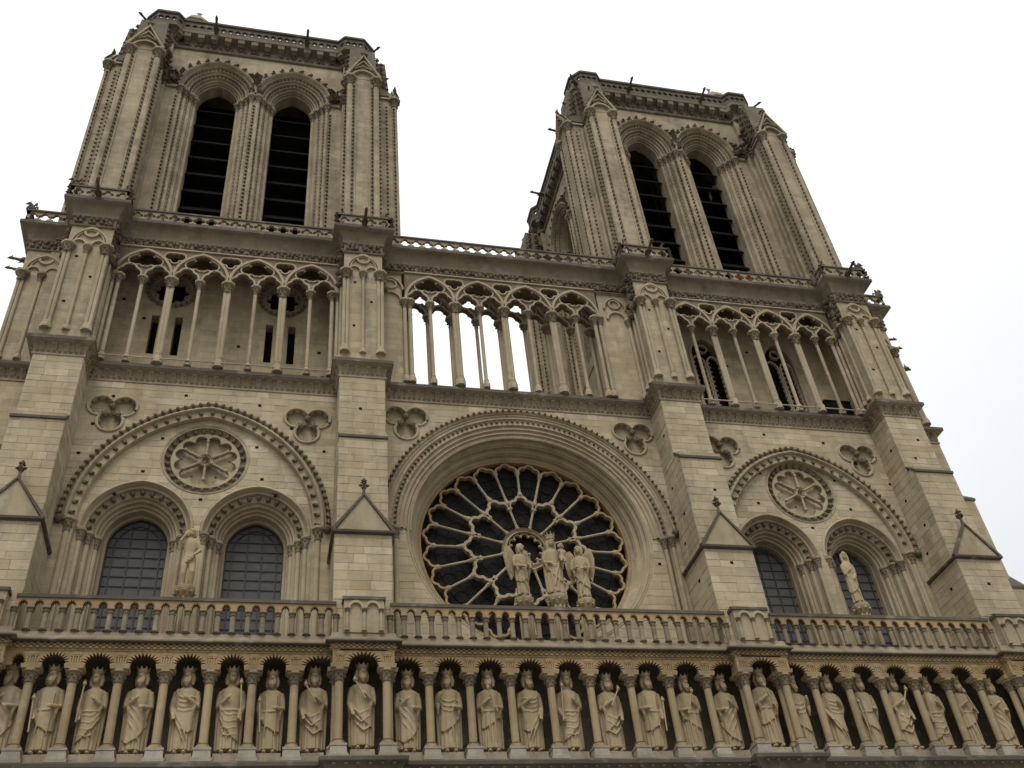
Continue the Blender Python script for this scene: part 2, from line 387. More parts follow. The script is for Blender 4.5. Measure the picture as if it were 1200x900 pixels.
# column positions between kings
cols=[]
for i in range(3):
    xs=KFIX[i]
    cols+=([] if i==0 else [(xs[0]-.72,-.65,0)])+[((a+b)/2,-.65,0) for a,b in zip(xs[:-1],xs[1:])]; cols.append((xs[-1]+.72,-.65,0))
for b in BX: cols+=[(b-.84,-.98,1),(b+.84,-.98,1)]
cm=MB(); column(cm,0,0,.47,2.78,3.22,.15,.25,base=True,bh=.22,basew=1.7); cm.frust(0,0,3.22,3.36,.30,.27,.33,.30)
cme=cm.mesh('column',40)
pm=MB(); pm.frust(0,0,0,.12,.34,.33,.34,.33); pm.frust(0,0,.12,.40,.30,.30,.27,.27); pm.frust(0,0,.40,.48,.29,.29,.29,.29)
pme=pm.mesh('pedestal')
for x,y,k in cols:
    o=mesh_obj('column',cme,'tan_stone',KG); o.location=(x,y,14.86)
    o=mesh_obj('pedestal',pme,'pale_stone',KG); o.location=(x,y,14.86)
# cusped arches over the kings
def star(cx,hw,z0,hh,n=9):
    P=[(cx-hw,z0)]; k=n*2+1
    for i in range(k):
        t=pi-pi*(i+.5)/k; r=1.0 if i%2 else .66
        # spikes bite into the stone
        P.append((cx+hw*1.12*r*cos(t),z0+hh*r*sin(t)+.06))
    P.append((cx+hw,z0)); return P
def arcade(xs,y0,y1,z0,z1,cw=.2,hh=.5):
    mm=MB(); P=[(xs[0],z0)]
    for a,b in zip(xs[:-1],xs[1:]): P+=star((a+b)/2,(b-a)/2-cw,z0,hh,12)
    P+=[(xs[-1],z0),(xs[-1],z1),(xs[0],z1)]
    mm.plate([P],y0,y1); return mm
for i in range(3):
    xs=[c[0] for c in cols if c[2]==0 and BX[i]<c[0]<BX[i+1]]; xs=[BX[i]+1.1]+xs[:]+[BX[i+1]-1.1]
    xs2=[xs[1]-.26 if i else BX[0]+1.1]+(xs[1:-2] if i==0 else xs[2:-2])+[xs[-2]+.26]
    obj('cusped_arcade',arcade(xs2,-.86,-.74,18.2,18.76,.2,.46),'ochre_stone',KG)
for b in BX: obj('cusped_arcade',arcade([b-1.1,b-.84,b+.84,b+1.1][1:3],-1.2,-1.08,18.2,18.78,.2,.48),'ochre_stone',KG)
m=MB()
for b in BX:
    for s in(-1,1): m.box(b+s*.84-.26*(s<0)-.0,b+s*.84+.26*(s>0)+.0,-1.198,-.6,18.2,18.78)
obj('arcade_end',m,'ochre_stone',KG)
# little carved buildings on the spandrels
m=MB(); m.box(-.2,.2,-.03,.02,.02,.06)
for k in range(5): m.box(-.17+.085*k-.018,-.17+.085*k+.018,-.04,.02,.06,.26+.06*(k%2))
for k in range(4): m.box(-.13+.085*k-.03,-.13+.085*k+.03,-.03,.02,.30,.36)
m.add([(-.2,-.035,.36),(.2,-.035,.36),(.12,-.035,.47),(-.12,-.035,.47)],[(0,1,2,3)]); spm=m.mesh('spandrel_relief')
for x,y,k in cols: o=mesh_obj('spandrel_relief',spm,'ochre_stone',KG); o.location=(x,(-.863 if not k else -1.203),18.22); o.scale=(1 if not k else .85,1,1)
# billet frieze (chequered little blocks) and little arcades under the ledge
P=plan_path(-.88,-1.2,1.14,2.9,1.1)
m=MB(); m.plan(P,[(-.3,18.72),(.0,18.73),(.0,18.80),(.03,18.81),(.03,18.99),(.1,19.0)])
o=obj('billet_band',m,'ochre_stone',KG)
m=MB()
for row in range(3):
    def bl(x,y,dx,dy,row=row):
        bl.c+=1
        if (bl.c+row)%2: return
        n=(dy,-dx); q=lambda a,b,z:(x+dx*a+n[0]*b,y+dy*a+n[1]*b,z)
        z=18.80+row*.066
        m.add([q(-.05,.02,z),q(.05,.02,z),q(.05,.085,z),q(-.05,.085,z),q(-.05,.02,z+.058),q(.05,.02,z+.058),q(.05,.085,z+.058),q(-.05,.085,z+.058)],[(0,1,2,3),(4,7,6,5),(3,2,6,7),(1,5,6,2),(0,3,7,4)])
    bl.c=0; along(P,.105,bl,.0)
obj('billet_blocks',m,'ochre_stone',KG,kind='stuff')
P=plan_path(-.88,-1.2,1.14,2.9,1.1)
m=MB(); m.plan(P,[(.06,18.985),(.2,19.0),(.23,19.03),(.23,19.10),(.16,19.12),(.05,19.26),(.02,19.42),(-.1,19.43),(-2.4,19.44)])
GL=obj('gallery_ledge',m,'stain_shade_stone',CATH,35)
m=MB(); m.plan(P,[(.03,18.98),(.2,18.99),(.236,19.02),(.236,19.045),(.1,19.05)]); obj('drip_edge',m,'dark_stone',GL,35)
# ------------------------------------------------------------------ first balustrade
def baluster_mesh():
    b=MB(); column(b,0,0,0,.70,.87,.098,.125,bh=.05,n=10,basew=1.05); return b.mesh('baluster',40)
bal=baluster_mesh()
for i in range(3):
    x0,x1=BX[i]+1.0,BX[i+1]-1.0; k=round((x1-x0)/.53)
    xs=[x0+(x1-x0)*j/k for j in range(k+1)]
    m=MB(); m.plate([[(xs[0],20.3)]+sum([star((a+b)/2,(b-a)/2-.09,20.29,.27,8) for a,b in zip(xs[:-1],xs[1:])],[])+[(xs[-1],20.3),(xs[-1],20.66),(xs[0],20.66)]],-.98,-.74)
    B=obj('balustrade',m,'ochre_stone',CATH)
    r=MB(); r.box(x0,x1,-1.03,-.69,20.66,20.79); obj('top_rail',r,'ledge_stone',B)
    for xx in xs:
        o=mesh_obj('baluster',bal,'stain_shade_stone',B); o.location=(xx,-.86,19.44)  # dark tone carries the shade on the balusters as well as soot
for bi,b in enumerate(BX):
    m=MB(); m.box(b-.74,b+.74,-1.26,-.86,19.42,20.74)
    m.add([(b-.8,-1.32,20.86),(b+.8,-1.32,20.86),(b+.74,-.9,21.02),(b-.74,-.9,21.02)],[(0,1,2,3)])
    o=obj('balustrade_pier',m,'smooth_stone',CATH)
    r=MB(); r.box(b-.8,b+.8,-1.32,-.86,20.74,20.862); obj('top_rail',r,'ledge_stone',o)
    mm=MB()
    for s in (-1,0,1): column(mm,b+s*.62,-1.30,19.46,20.2,20.36,.06,.1,n=8,bh=.12)
    for s in (-.31,.31): mm.ribbon(parch(b+s,.26,20.36,.27,6),.1,-1.36,-1.25)
    obj('blind_arcade',mm,'smooth_stone',o)
# ------------------------------------------------------------------ coursed stones
NST=[0]
def tintc(r):
    v=r.uniform(.89,1.09); k=r.random()
    if k<.15: return (v*1.13,v*1.13,v*1.15)
    if k<.19: return (v*.95,v*.89,v*.83)
    if k<.30: return (v*1.0,v*.96,v*.88)
    return (v,v*.99,v*.97)
ROW=[]; zz=19.0; rr=random.Random(3)
while zz<33.2:
    h=rr.choice([.33,.36,.38,.40,.43]); ROW.append((zz,zz+h)); zz+=h
def block_poly(mb,poly,fr,proud,tint,g=.007,bv=.012):
    """poly in (u,v); fr maps (u,v,n)->xyz"""
    n=len(poly); cu=sum(p[0] for p in poly)/n; cv=sum(p[1] for p in poly)/n
    def ins(p,d):
        out=[]
        for (u,v) in poly:
            du,dv=cu-u,cv-v; l=math.hypot(du,dv) or 1; k=min(d*1.4/l,.45); out.append((u+du*k,v+dv*k))
        return out
    a=ins(poly,g); b=ins(poly,g+bv); vs=[fr(u,v,-.02) for u,v in a]+[fr(u,v,proud-bv*.6) for u,v in a]+[fr(u,v,proud) for u,v in b]
    fs=[tuple(2*n+i for i in range(n))]
    for i in range(n):
        j=(i+1)%n; fs.append((i,j,n+j,n+i)); fs.append((n+i,n+j,2*n+j,2*n+i))
    mb.add(vs,fs); mb.t+= [tint]*len(vs)
def courses(x0,x1,z0,z1,seed,wmin=.5,wmax=1.25):
    r=random.Random(seed); out=[]
    for a,b in ROW:
        if b<=z0+.05 or a>=z1-.05: continue
        a2,b2=max(a,z0),min(b,z1); x=x0-r.uniform(0,.6)
        while x<x1-.02:
            w=r.uniform(wmin,wmax); e=x+w
            if x1-e<.3: e=x1
            if e>x0+.08: out.append((max(x,x0),min(e,x1),a2,b2))
            x=e
    return out
def face_stones(parent,frame,x0,x1,z0,z1,seed,single=True):
    r=random.Random(seed*7+1); rest=MB()
    for u0,u1,v0,v1 in courses(x0,x1,z0,z1,seed):
        poly=[(u0,v0),(u1,v0),(u1,v1),(u0,v1)]
        if single and NST[0]<296:
            b=MB(); block_poly(b,poly,frame,.012+r.uniform(-.004,.008),tintc(r)); obj('stone',b,'ashlar_stone',parent); NST[0]+=1
        else: block_poly(rest,poly,frame,.012+r.uniform(-.004,.008),tintc(r))
    if rest.v: obj('stone_courses',rest,'ashlar_stone',parent,kind='stuff')
def clip(poly,c,r,keep):
    n=len(poly); cx=sum(p[0] for p in poly)/n; cz=sum(p[1] for p in poly)/n
    dx,dz=cx-c[0],cz-c[1]; l=math.hypot(dx,dz) or 1e-6; nx,nz=dx/l,dz/l
    sg=1 if keep=='out' else -1; out=[]
    f=lambda p:sg*((p[0]-c[0])*nx+(p[1]-c[1])*nz-r)
    for i in range(n):
        a,b=poly[i],poly[(i+1)%n]; fa,fb=f(a),f(b)
        if fa>=0: out.append(a)
        if fa*fb<0: t=fa/(fa-fb); out.append((a[0]+(b[0]-a[0])*t,a[1]+(b[1]-a[1])*t))
    return out
def area(p): return abs(sum(p[i][0]*p[(i+1)%len(p)][1]-p[(i+1)%len(p)][0]*p[i][1] for i in range(len(p)))/2) if len(p)>2 else 0
# ------------------------------------------------------------------ buttresses
fin=MB(); fin.lathe(0,0,[(.10,0),(.07,.15),(.06,.35),(.11,.40),(.05,.46),(.05,.6),(.08,.82),(.02,.92)],8)
for k in range(4):
    a=k*pi/2; fin.octa((.13*cos(a),.13*sin(a),.52),(.10,.10,.09)); fin.octa((.10*cos(a+.78),.10*sin(a+.78),.72),(.07,.07,.07))
finm=fin.mesh('finial',40)
for bi,b in enumerate(BX):
    m=MB(); m.box(b-1.12,b+1.12,-.85,1.75,19.2,23.9)
    m.box(b-W+.01,b+W-.01,-.52,1.75,23.9,29.3); m.box(b-W+.012,b+W-.012,.0,1.75,29.3,32.95)
    BT=obj('buttress',m,'wall_stone',CATH)
    e=MB(); e.plan([(b-1.1,1.6),(b-1.1,-.86),(b+1.1,-.86),(b+1.1,1.6)],[(.0,23.84),(.14,23.9),(.16,23.98),(.12,24.02),(-.4,24.12)]); obj('drip_ledge',e,'ledge_stone',BT,40)
    # saddle roof with coped gable
    gz,ga=24.02,25.66
    e=MB(); e.plate([[(b-1.08,gz),(b+1.08,gz),(b,ga)]],-.93,1.5); obj('gable',e,'smooth_stone',BT)
    e=MB(); e.ribbon([(b-1.2,gz-.02),(b,ga+.06),(b+1.2,gz-.02)],.13,-1.0,-.78); obj('gable_coping',e,'dark_stone',BT)
    o=mesh_obj('finial',finm,'dark_stone',BT); o.location=(b,-.9,ga)
    e=MB(); e.add([(b-W-.02,-.60,28.95),(b+W+.02,-.60,28.95),(b+W+.02,-.60,29.07),(b-W-.02,-.60,29.07),(b+W+.01,.02,29.62),(b-W-.01,.02,29.62),(b-W-.02,-.50,28.93),(b+W+.02,-.50,28.93)],[(0,1,2,3),(3,2,4,5),(6,7,1,0),(0,3,5,6),(1,7,4,2)])
    obj('weathering',e,'ledge_stone',BT)
    fF=lambda y:(lambda u,v,n:(u,y-n,v))
    fL=lambda x:(lambda u,v,n:(x-n,u,v)); fR=lambda x:(lambda u,v,n:(x+n,u,v))
    inner=bi in(1,2)
    face_stones(BT,fF(0.),b-W+.01,b+W-.01,29.62,32.86,bi+10)
    face_stones(BT,fF(-.52),b-W+.01,b+W-.01,24.6,28.93,bi+20)
    face_stones(BT,fF(-.85),b-1.12,b+1.12,19.4,23.86,bi+30)
    if bi>=1:
        face_stones(BT,fL(b-W+.01),-.52,YW,24.05,29.2,bi+40,False); face_stones(BT,fL(b-W+.012),0,YW,29.3,32.86,bi+50,False); face_stones(BT,fL(b-1.12),-.85,YW,19.4,23.86,bi+60,False)
    if bi<=1:
        face_stones(BT,fR(b+W-.01),-.52,YW,24.05,29.2,bi+70,False); face_stones(BT,fR(b+W-.012),0,YW,29.3,32.86,bi+80,False); face_stones(BT,fR(b+1.12),-.85,YW,19.4,23.86,bi+90,False)
# outer side buttresses (return of the corners)
for s,b in((-1,BX[0]),(1,BX[3])):
    m=MB(); 
    def sb(xo,y0,z0,z1): 
        xa,xb=sorted((b+s*.9,b+s*xo)); m.box(xa,xb,y0,5.2,z0,z1)
    sb(4.1,1.55,0,24.0); sb(3.7,1.75,24.0,29.3); sb(3.3,1.9,29.3,33.2)
    o=obj('side_buttress',m,'wall_stone',CATH)
    for xo,y0,z,h,xi in((4.1,1.55,24.0,1.3,3.55),(3.7,1.75,29.2,.7,3.25)):
        e=MB(); pts=[(b+s*xi,y0+.6,z+h),(b+s*(xo+.08),y0-.06,z),(b+s*(xo+.08),5.3,z),(b+s*xi,5.3,z+h),(b+s*.9,y0+.6,z+h),(b+s*.9,y0-.06,z),(b+s*(xo+.08),y0-.06,z-.12),(b+s*(xo+.08),5.3,z-.12),(b+s*.9,y0-.06,z-.12)]
        e.add(pts,[(0,1,2,3),(0,4,5,1),(1,6,7,2),(5,8,6,1),(6,8,4,7)])
        obj('weathering',e,'ledge_stone',o)
# ------------------------------------------------------------------ cornice under the great gallery
P1=plan_path(YW,0.,W,3.3,1.9)
m=MB(); m.plan(P1,[(-.1,32.80),(.0,32.82),(.05,32.84),(.05,32.92),(.02,32.95),(.03,33.2),(.1,33.42),(.24,33.48),(.34,33.52),(.34,33.70),(.26,33.76),(-.4,33.82),(-1.6,33.84)])
C1=obj('gallery_cornice',m,'carved_stone',CATH,30)
m=MB(); m.plan(P1,[(.245,33.50),(.36,33.535),(.36,33.72),(.26,33.775),(.1,33.8)]); obj('cornice_lip',m,'ledge_stone',C1,30)
m=MB(); along(P1,.47,lambda x,y,dx,dy:leaf_at(m,x+dy*.02,y-dx*.02,32.96,dx,dy,.30,.50,.24,rnd.uniform(-.03,.03)),.04)
def sm(x,y,dx,dy): m.octa((x+dy*.06,y-dx*.06,33.06+rnd.uniform(-.02,.02)),(.085,.085,.09))
along(P1,.235,sm,.02)
obj('leaf_hooks',m,'carved_stone',C1,30,'stuff')
# ------------------------------------------------------------------ window bays
def poly_stones(mb,x0,x1,z0,z1,y,clips,keepf,seed):
    r=random.Random(seed)
    for u0,u1,v0,v1 in courses(x0,x1,z0,z1,seed):
        poly=[(u0,v0),(u1,v0),(u1,v1),(u0,v1)]
        for c,rad,k in clips(poly):
            poly=clip(poly,c,rad,k)
            if len(poly)<3: break
        if area(poly)<.02 or not keepf(sum(p[0] for p in poly)/len(poly),sum(p[1] for p in poly)/len(poly),poly): continue
        block_poly(mb,poly,lambda u,v,n:(u,y-n,v),.010+r.uniform(-.004,.006),tintc(r))
def bead_row(mb,path,sp,y,r,off=0.,leaf=False):
    for x,z,tx,tz in arcpts(path,sp):
        nx,nz=-tz,tx
        if leaf:
            M=Matrix(((tx,0,nx),(0,1,0),(tz,0,nz)))
            mb.ball((x+nx*off,y,z+nz*off),(r*.8,r*1.1,r),6,4,M); mb.octa((x+nx*(off-r*.7),y-r*.9,z+nz*(off-r*.7)),r*.55)
        else: mb.octa((x+nx*off,y,z+nz*off),(r,r,r))
TREF=[(.56*cos(a),.56*sin(a),.54) for a in (pi*.17,pi*.83,-pi/2)]
def trefoil(cx,cz,parent):
    P=foil(cx,cz,TREF,0,2*pi*(1-1/60),59)
    m=MB(); m.rtube(P,.075,YW-.01,6,True); m.sweep(lambda d:foil(cx,cz,[(x,z,r+d) for x,z,r in TREF],0,2*pi,60),[(-.03,YW),(-.09,YW+.08),(-.10,YW+.24)])
    o=obj('trefoil',m,'smooth_stone',parent,40)
    m=MB()
    for a in (pi/2,-pi/6,pi*7/6):
        x,z=cx+.30*cos(a),cz+.30*sin(a); m.ball((x,YW+.02,z),(.15,.15,.15),8,6)
        for k in range(5): m.octa((x+.12*cos(k*1.257),YW-.05,z+.12*sin(k*1.257)),(.07,.06,.07))
    for (x,z,r) in TREF:
        for k in range(9):
            t=k*pi/4.5+.5; px,pz=cx+x+(r-.10)*cos(t),cz+z+(r-.10)*sin(t)
            if min(math.hypot(px-cx-c[0],pz-cz-c[1])-c[2] for c in TREF if (c[0],c[1])!=(x,z))>-.02: m.octa((px,YW+.07,pz),(.085,.11,.085))
    obj('leaf_knobs',m,'frieze_stone',o,30,'stuff')
    return P
def window(cx,parent):
    """leaded window: every pane is a piece of its own between iron bars"""
    a,zs,R=1.22,25.3,1.42; YG=3.2; c1=(cx-a+R,zs); c2=(cx+a-R,zs)
    m=MB(); m.ribbon(parch(cx,a-.03,zs,R-.03,10,19.5),.08,YG-.1,YG)
    m.ribbon(parch(cx,a-.3,zs,R-.3,10,19.5),.045,YG-.05,YG-.015)
    xs=[cx-1.2,cx-.9,cx-.3,cx+.3,cx+.9,cx+1.2]
    zr=[19.5+.45*i for i in range(17)]
    def top(x):
        c=c1 if x<cx else c2; q=R*R-(x-c[0])**2; return zs+math.sqrt(max(q,0))
    for x in xs[2:4]: m.box(x-.026,x+.026,YG-.05,YG-.017,19.5,top(x)-.02)
    for z in zr[1:]:
        if z>26.6: break
        h=a if z<zs else max(0,min(a,math.sqrt(max(0,R*R-(z-zs)**2))-(R-a)))
        if h>.1: m.box(cx-h,cx+h,YG-.045,YG-.019,z-.014,z+.014)
    F=obj('window',m,'iron',parent)
    r=random.Random(int(cx*10))
    for i in range(5):
        for z0,z1 in zip(zr[:-1],zr[1:]):
            poly=[(xs[i],z0),(xs[i+1],z0),(xs[i+1],z1),(xs[i],z1)]
            mx=(xs[i]+xs[i+1])/2
            if z1>zs:
                poly=clip(poly,c1 if mx<=cx else c2,R,'in')
                if len(poly)>2 and abs(mx-cx)<.4: poly=clip(poly,c2,R,'in')
            if area(poly)<.01: continue
            t1,t2=r.uniform(-.012,.012),r.uniform(-.012,.012)
            p=MB(); n=len(poly); y=lambda u,v:YG+(u-mx)*t1+(v-z0)*t2
            p.add([(u,y(u,v),v) for u,v in poly]+[(u,y(u,v)+.012,v) for u,v in poly],[tuple(range(n)),tuple(range(2*n-1,n-1,-1))]+[(k,(k+1)%n,n+(k+1)%n,n+k) for k in range(n)])
            obj('pane',p,'glass_dark',F)
def side_bay(cx,xa,xb,seed):
    hw=(xb-xa)/2; A=4.66*hw/5.46; Rb=5.70*hw/5.46; zs=25.6
    arch=lambda d:parch(cx,A+d,zs,Rb+d,20)
    archl=lambda d:parch(cx,A+d,zs,Rb+d,20,19.2)
    m=MB()
    tc=[(xa+1.28,31.15),(xb-1.28,31.15)]
    tre=[foil(x,z,TREF,0,2*pi*(1-1/60),59) for x,z in tc]
    m.plate([[(xa-.05,19.2),(cx-A,19.2)]+parch(cx,A,zs,Rb,20)+[(cx+A,19.2),(xb+.05,19.2),(xb+.05,32.9),(xa-.05,32.9)]]+tre,YW,YW+.28)
    WL=obj('bay_wall',m,'wall_stone',CATH)
    for x,z in tc: trefoil(x,z,WL)
    sc=hw/5.46; c1,c2=cx-2.36*sc,cx+2.36*sc; a=2.1*sc+.0; Rs=2.32*sc; zt=25.3
    ro=(cx,29.0,1.72)
    m=MB(); hole=[(x,z) for x,z in circ(ro[0],ro[1],ro[2],40)]
    prof=[]
    lo=[(xa,19.2)]
    for c in(c1,c2): lo+=[(c-a,19.2)]+parch(c,a,zt,Rs,12)+[(c+a,19.2)]
    m.plate([lo+[(xb,19.2),(xb,31.9),(xa,31.9)],hole],YW+.24,YW+.55); m.box(cx-1.9,cx+1.9,YW+.56,YW+.7,27.1,30.9)
    T=obj('tympanum',m,'wall_stone',CATH)
    # masonry
    st=MB(); cen=(cx-A+Rb,zs),(cx+A-Rb,zs)
    def cl_o(poly):
        px=sum(p[0] for p in poly)/len(poly); pz=sum(p[1] for p in poly)/len(poly)
        return [((cen[0] if px<cx else cen[1]),Rb+.72,'out')] if pz>zs-.3 else []
    def keep_o(x,z,poly):
        if z<zs: return abs(x-cx)>A+.4
        for tx,tz in tc:
            if any(math.hypot(px-tx,pz-tz)<1.25 for px,pz in poly+[(x,z)]): return False
        return True
    poly_stones(st,xa,xb,25.7,32.86,YW,cl_o,keep_o,seed)
    obj('stone_courses',st,'ashlar_stone',WL,kind='stuff')
    st=MB()
    def cl_i(poly):
        px=sum(p[0] for p in poly)/len(poly); pz=sum(p[1] for p in poly)/len(poly)
        out=[((cen[0] if px<cx else cen[1]),Rb-.02,'in'),((cx,29.0),1.86,'out')]
        for c in(c1,c2):
            out.append((((c-a+Rs) if px<c else (c+a-Rs),zt),Rs+.14,'out'))
        return out
    def keep_i(x,z,poly): return z>25.35
    poly_stones(st,cx-A,cx+A,25.35,31.6,YW+.24,cl_i,keep_i,seed+5)
    obj('stone_courses',st,'ashlar_stone',T,kind='stuff')
    # great arch: two rows of carved leaves
    m=MB(); m.sweep(arch,[(-.03,YW+.26),(-.03,YW+.10)]+roll(-.02,YW+.08,.06,YW+.05)+[(.08,YW+.10),(.20,YW+.10),(.30,YW+.02)]+roll(.32,YW-.06,.48,YW-.1)+[(.50,YW-.02),(.58,YW-.03)]+roll(.60,YW-.08,.70,YW-.06)+[(.71,YW+.02)])
    GA=obj('great_arch',m,'smooth_stone',CATH,40)
    m=MB(); bead_row(m,arch(.18),.50,YW+.02,.135,0,True); bead_row(m,arch(.64),.33,YW-.10,.115,0,True)
    obj('leaf_row',m,'frieze_stone',GA,30,'stuff')
    for s in(-1,1): m=MB(); m.ball((cx+s*(A+.6),YW-.1,zs-.12),(.16,.18,.2),8,6); obj('arch_stop',m,'dark_stone',GA,40)
    # small arches with stepped, moulded orders
    for c in(c1,c2):
        fn=lambda d,c=c:parch(c,a+d,zt,Rs+d,14,19.3)
        fa=lambda d,c=c:parch(c,a+d,zt,Rs+d,14)
        k=.9/.9
        Y=YW+.24
        m=MB(); m.sweep(fn,[(.02,Y)]+[(-.02,Y+.05)]+roll(-.03,Y+.05,-.16,Y+.13)+[(-.18,Y+.30),(-.40,Y+.42)]+roll(-.42,Y+.42,-.56,Y+.54)+[(-.58,Y+.72),(-.66,Y+.74)]+roll(-.67,Y+.75,-.78,Y+.88)+[(-.79,Y+1.1)]+roll(-.80,Y+1.1,-.9*sc,Y+1.25)+[(-.9*sc,3.24)])
        SA=obj('window_arch',m,'smooth_stone',CATH,40)
        m=MB(); m.sweep(fa,[(.0,Y)]+roll(.0,Y-.02,.14,Y-.05,4,.45)+[(.15,Y+.01)]); obj('hood_mould',m,'smooth_stone',SA,50)
        m=MB(); bead_row(m,fa(-.27),.40,Y+.30,.135,0,True); obj('leaf_row',m,'frieze_stone',SA,30,'stuff')
        for s in(-1,1):
            for off,yy in((2.04,YW+.30),(1.78,YW+.60),(1.50,YW+.95)):
                m=MB(); column(m,c+s*off*sc,yy,19.45,24.72,25.28,.115,.19); obj('colonnette',m,'smooth_stone',SA,40)
        window(c,CATH)
    for s in(-1,1):
        m=MB(); column(m,cx+s*(A+.22),YW+.02,19.45,24.95,25.58,.13,.24); obj('colonnette',m,'smooth_stone',GA,40)
    # blind wheel
    Y=YW+.24; wz=29.0
    fc=lambda d:circ(cx,wz,1.72+d,44)+[(cx+1.72+d,wz)]
    m=MB(); m.sweep(fc,[(.10,Y+.01)]+roll(.09,Y-.03,-.01,Y-.03)+[(-.03,Y+.08),(-.10,Y+.17),(-.25,Y+.20),(-.27,Y+.10)]+roll(-.27,Y+.08,-.34,Y+.08)+[(-.35,Y+.34)])
    RO=obj('blind_wheel',m,'smooth_stone',CATH,40)
    m=MB(); holes=[]
    C=[(.60,0,.33),(.82,.2,.27),(.82,-.2,.27),(1.02,.29,.27),(1.02,-.29,.27),(.38,0,.15),(.78,0,.3)]
    for k in range(6):
        t0=pi/2+pi/6+k*pi/3
        holes.append(foil(cx+.75*cos(t0),wz+.75*sin(t0),[(x-.75,z,r) for x,z,r in C],0,2*pi*(1-1/48),47,t0))
    m.plate([circ(cx,wz,1.44,44),circ(cx,wz,.14,12)]+holes,Y+.08,Y+.24); obj('wheel_tracery',m,'smooth_stone',RO)
    for k in range(6):
        t=pi/2+k*pi/3; m=MB(); m.tube([(cx+r*cos(t),Y+.06,wz+r*sin(t)) for r in(.25,1.02)],.052,8)
        m.ball((cx+1.02*cos(t),Y+.05,wz+1.02*sin(t)),.085,8,5); m.ball((cx+.32*cos(t),Y+.05,wz+.32*sin(t)),.075,8,5); obj('spoke',m,'smooth_stone',RO,40)
    m=MB()
    m.sweep(lambda d:circ(cx,wz,.26+d,6,pi/2)+[(cx,wz+.26+d)],[(.09,Y+.2)]+roll(.08,Y-.0,-.07,Y-.0)+[(-.09,Y+.2)]); obj('hub',m,'smooth_stone',RO,40)
    m=MB(); bead_row(m,fc(-.15),.36,Y+.08,.115,0,True)
    for k in range(6):
        t=pi/2+pi/6+k*pi/3; m.octa((cx+1.0*cos(t),Y+.06,wz+1.0*sin(t)),(.08,.07,.08))
    obj('leaf_row',m,'frieze_stone',RO,30,'stuff')
side_bay(CL,BX[0]+W,BX[1]-W,101); side_bay(CR,BX[2]+W,BX[3]-W,201)
# ------------------------------------------------------------------ rose bay
xa,xb=BX[1]+W,BX[2]-W; RC=(0.15,25.86); HC=(.2,25.95); HR=6.25
m=MB(); tc=[(xa+1.14,31.68),(xb-1.14,31.6)]
hole=[(HC[0]+HR*cos(pi-pi*i/48),HC[1]+HR*sin(pi-pi*i/48)) for i in range(49)]
def trimmed(P): return [(x,z) for x,z in P if xa-.3<x<xb+.3]
tre=[foil(x,z,TREF,0,2*pi*(1-1/60),59) for x,z in tc]
m.plate([[(xa-.05,19.2),(HC[0]-HR,19.2)]+hole+[(HC[0]+HR,19.2),(xb+.05,19.2),(xb+.05,32.9),(xa-.05,32.9)]]+tre,YW,YW+.27)
WL=obj('bay_wall',m,'wall_stone',CATH)
for x,z in tc: trefoil(x,z,WL)
st=MB()
def keepc(x,z,poly):
    if z<HC[1]: return abs(x-HC[0])>HR+.1
    return not any(math.hypot(px-tx,pz-tz)<1.12 for tx,tz in tc for px,pz in poly+[(x,z)])
poly_stones(st,xa,xb,26.0,32.86,YW,lambda p:[(HC,HR+.5,'out')],keepc,301); obj('stone_courses',st,'ashlar_stone',WL,kind='stuff')
m=MB(); m.plate([[(xa,19.2),(xb,19.2),(xb,32.95),(xa,32.95)],circ(RC[0],RC[1],5.46,72)],YW+.25,YW+.7)
RW=obj('rose_wall',m,'wall_stone',CATH)
st=MB(); poly_stones(st,xa,xb,19.4,26.2,YW+.25,lambda p:[(RC,5.60,'out')],lambda x,z,p:abs(x-HC[0])<6.6,302); obj('stone_courses',st,'ashlar_stone',RW,kind='stuff')
def half(d): return [(HC[0]+(HR+d)*cos(pi-pi*i/56),HC[1]-.1*max(0,-d)/.8+(HR+d)*sin(pi-pi*i/56)) for i in range(57)]
m=MB(); m.sweep(half,[(.48,YW+.02)]+roll(.46,YW-.09,.30,YW-.09)+[(.28,YW-.02),(.20,YW-.03)]+roll(.18,YW-.05,.02,YW-.03)+[(-.02,YW+.05),(-.14,YW+.07)]+roll(-.28,YW+.02,-.42,YW+.10)+roll(-.46,YW+.10,-.60,YW+.17)+roll(-.63,YW+.16,-.8,YW+.23)+[(-.85,YW+.26)])
HA=obj('rose_arch',m,'smooth_stone',CATH,40)
m=MB(); bead_row(m,half(.50),.30,YW-.08,.09,0,True); bead_row(m,half(-.10),.26,YW+.02,.075,0,True); obj('leaf_row',m,'frieze_stone',HA,30,'stuff')
for s in(-1,1):
    for off,yy in((6.10,YW+.14),(6.38,YW-.05)):
        m=MB(); column(m,HC[0]+s*off,yy,19.45,25.3,25.88,.10,.18); obj('colonnette',m,'smooth_stone',HA,40)
    m=MB(); m.ball((HC[0]+s*6.62,YW-.12,26.05),(.16,.18,.22),8,6); obj('arch_stop',m,'dark_stone',HA,40)
ring=lambda d:circ(RC[0],RC[1],5.46+d,80)+[(RC[0]+5.46+d,RC[1])]
m=MB(); m.sweep(ring,[(.10,YW+.26)]+roll(.08,YW+.235,-.02,YW+.235)+[(-.05,YW+.32)]+roll(-.07,YW+.34,-.19,YW+.54)+[(-.21,YW+.70)]+roll(-.23,YW+.72,-.37,YW+.98)+[(-.39,YW+1.12)]+roll(-.41,YW+1.14,-.53,YW+1.34)+[(-.55,3.2)])
RR=obj('rose_window',m,'smooth_stone',CATH,40)
rx,rz=RC; pol=lambda r,t:(rx+r*cos(t),rz+r*sin(t))
T0=pi/2
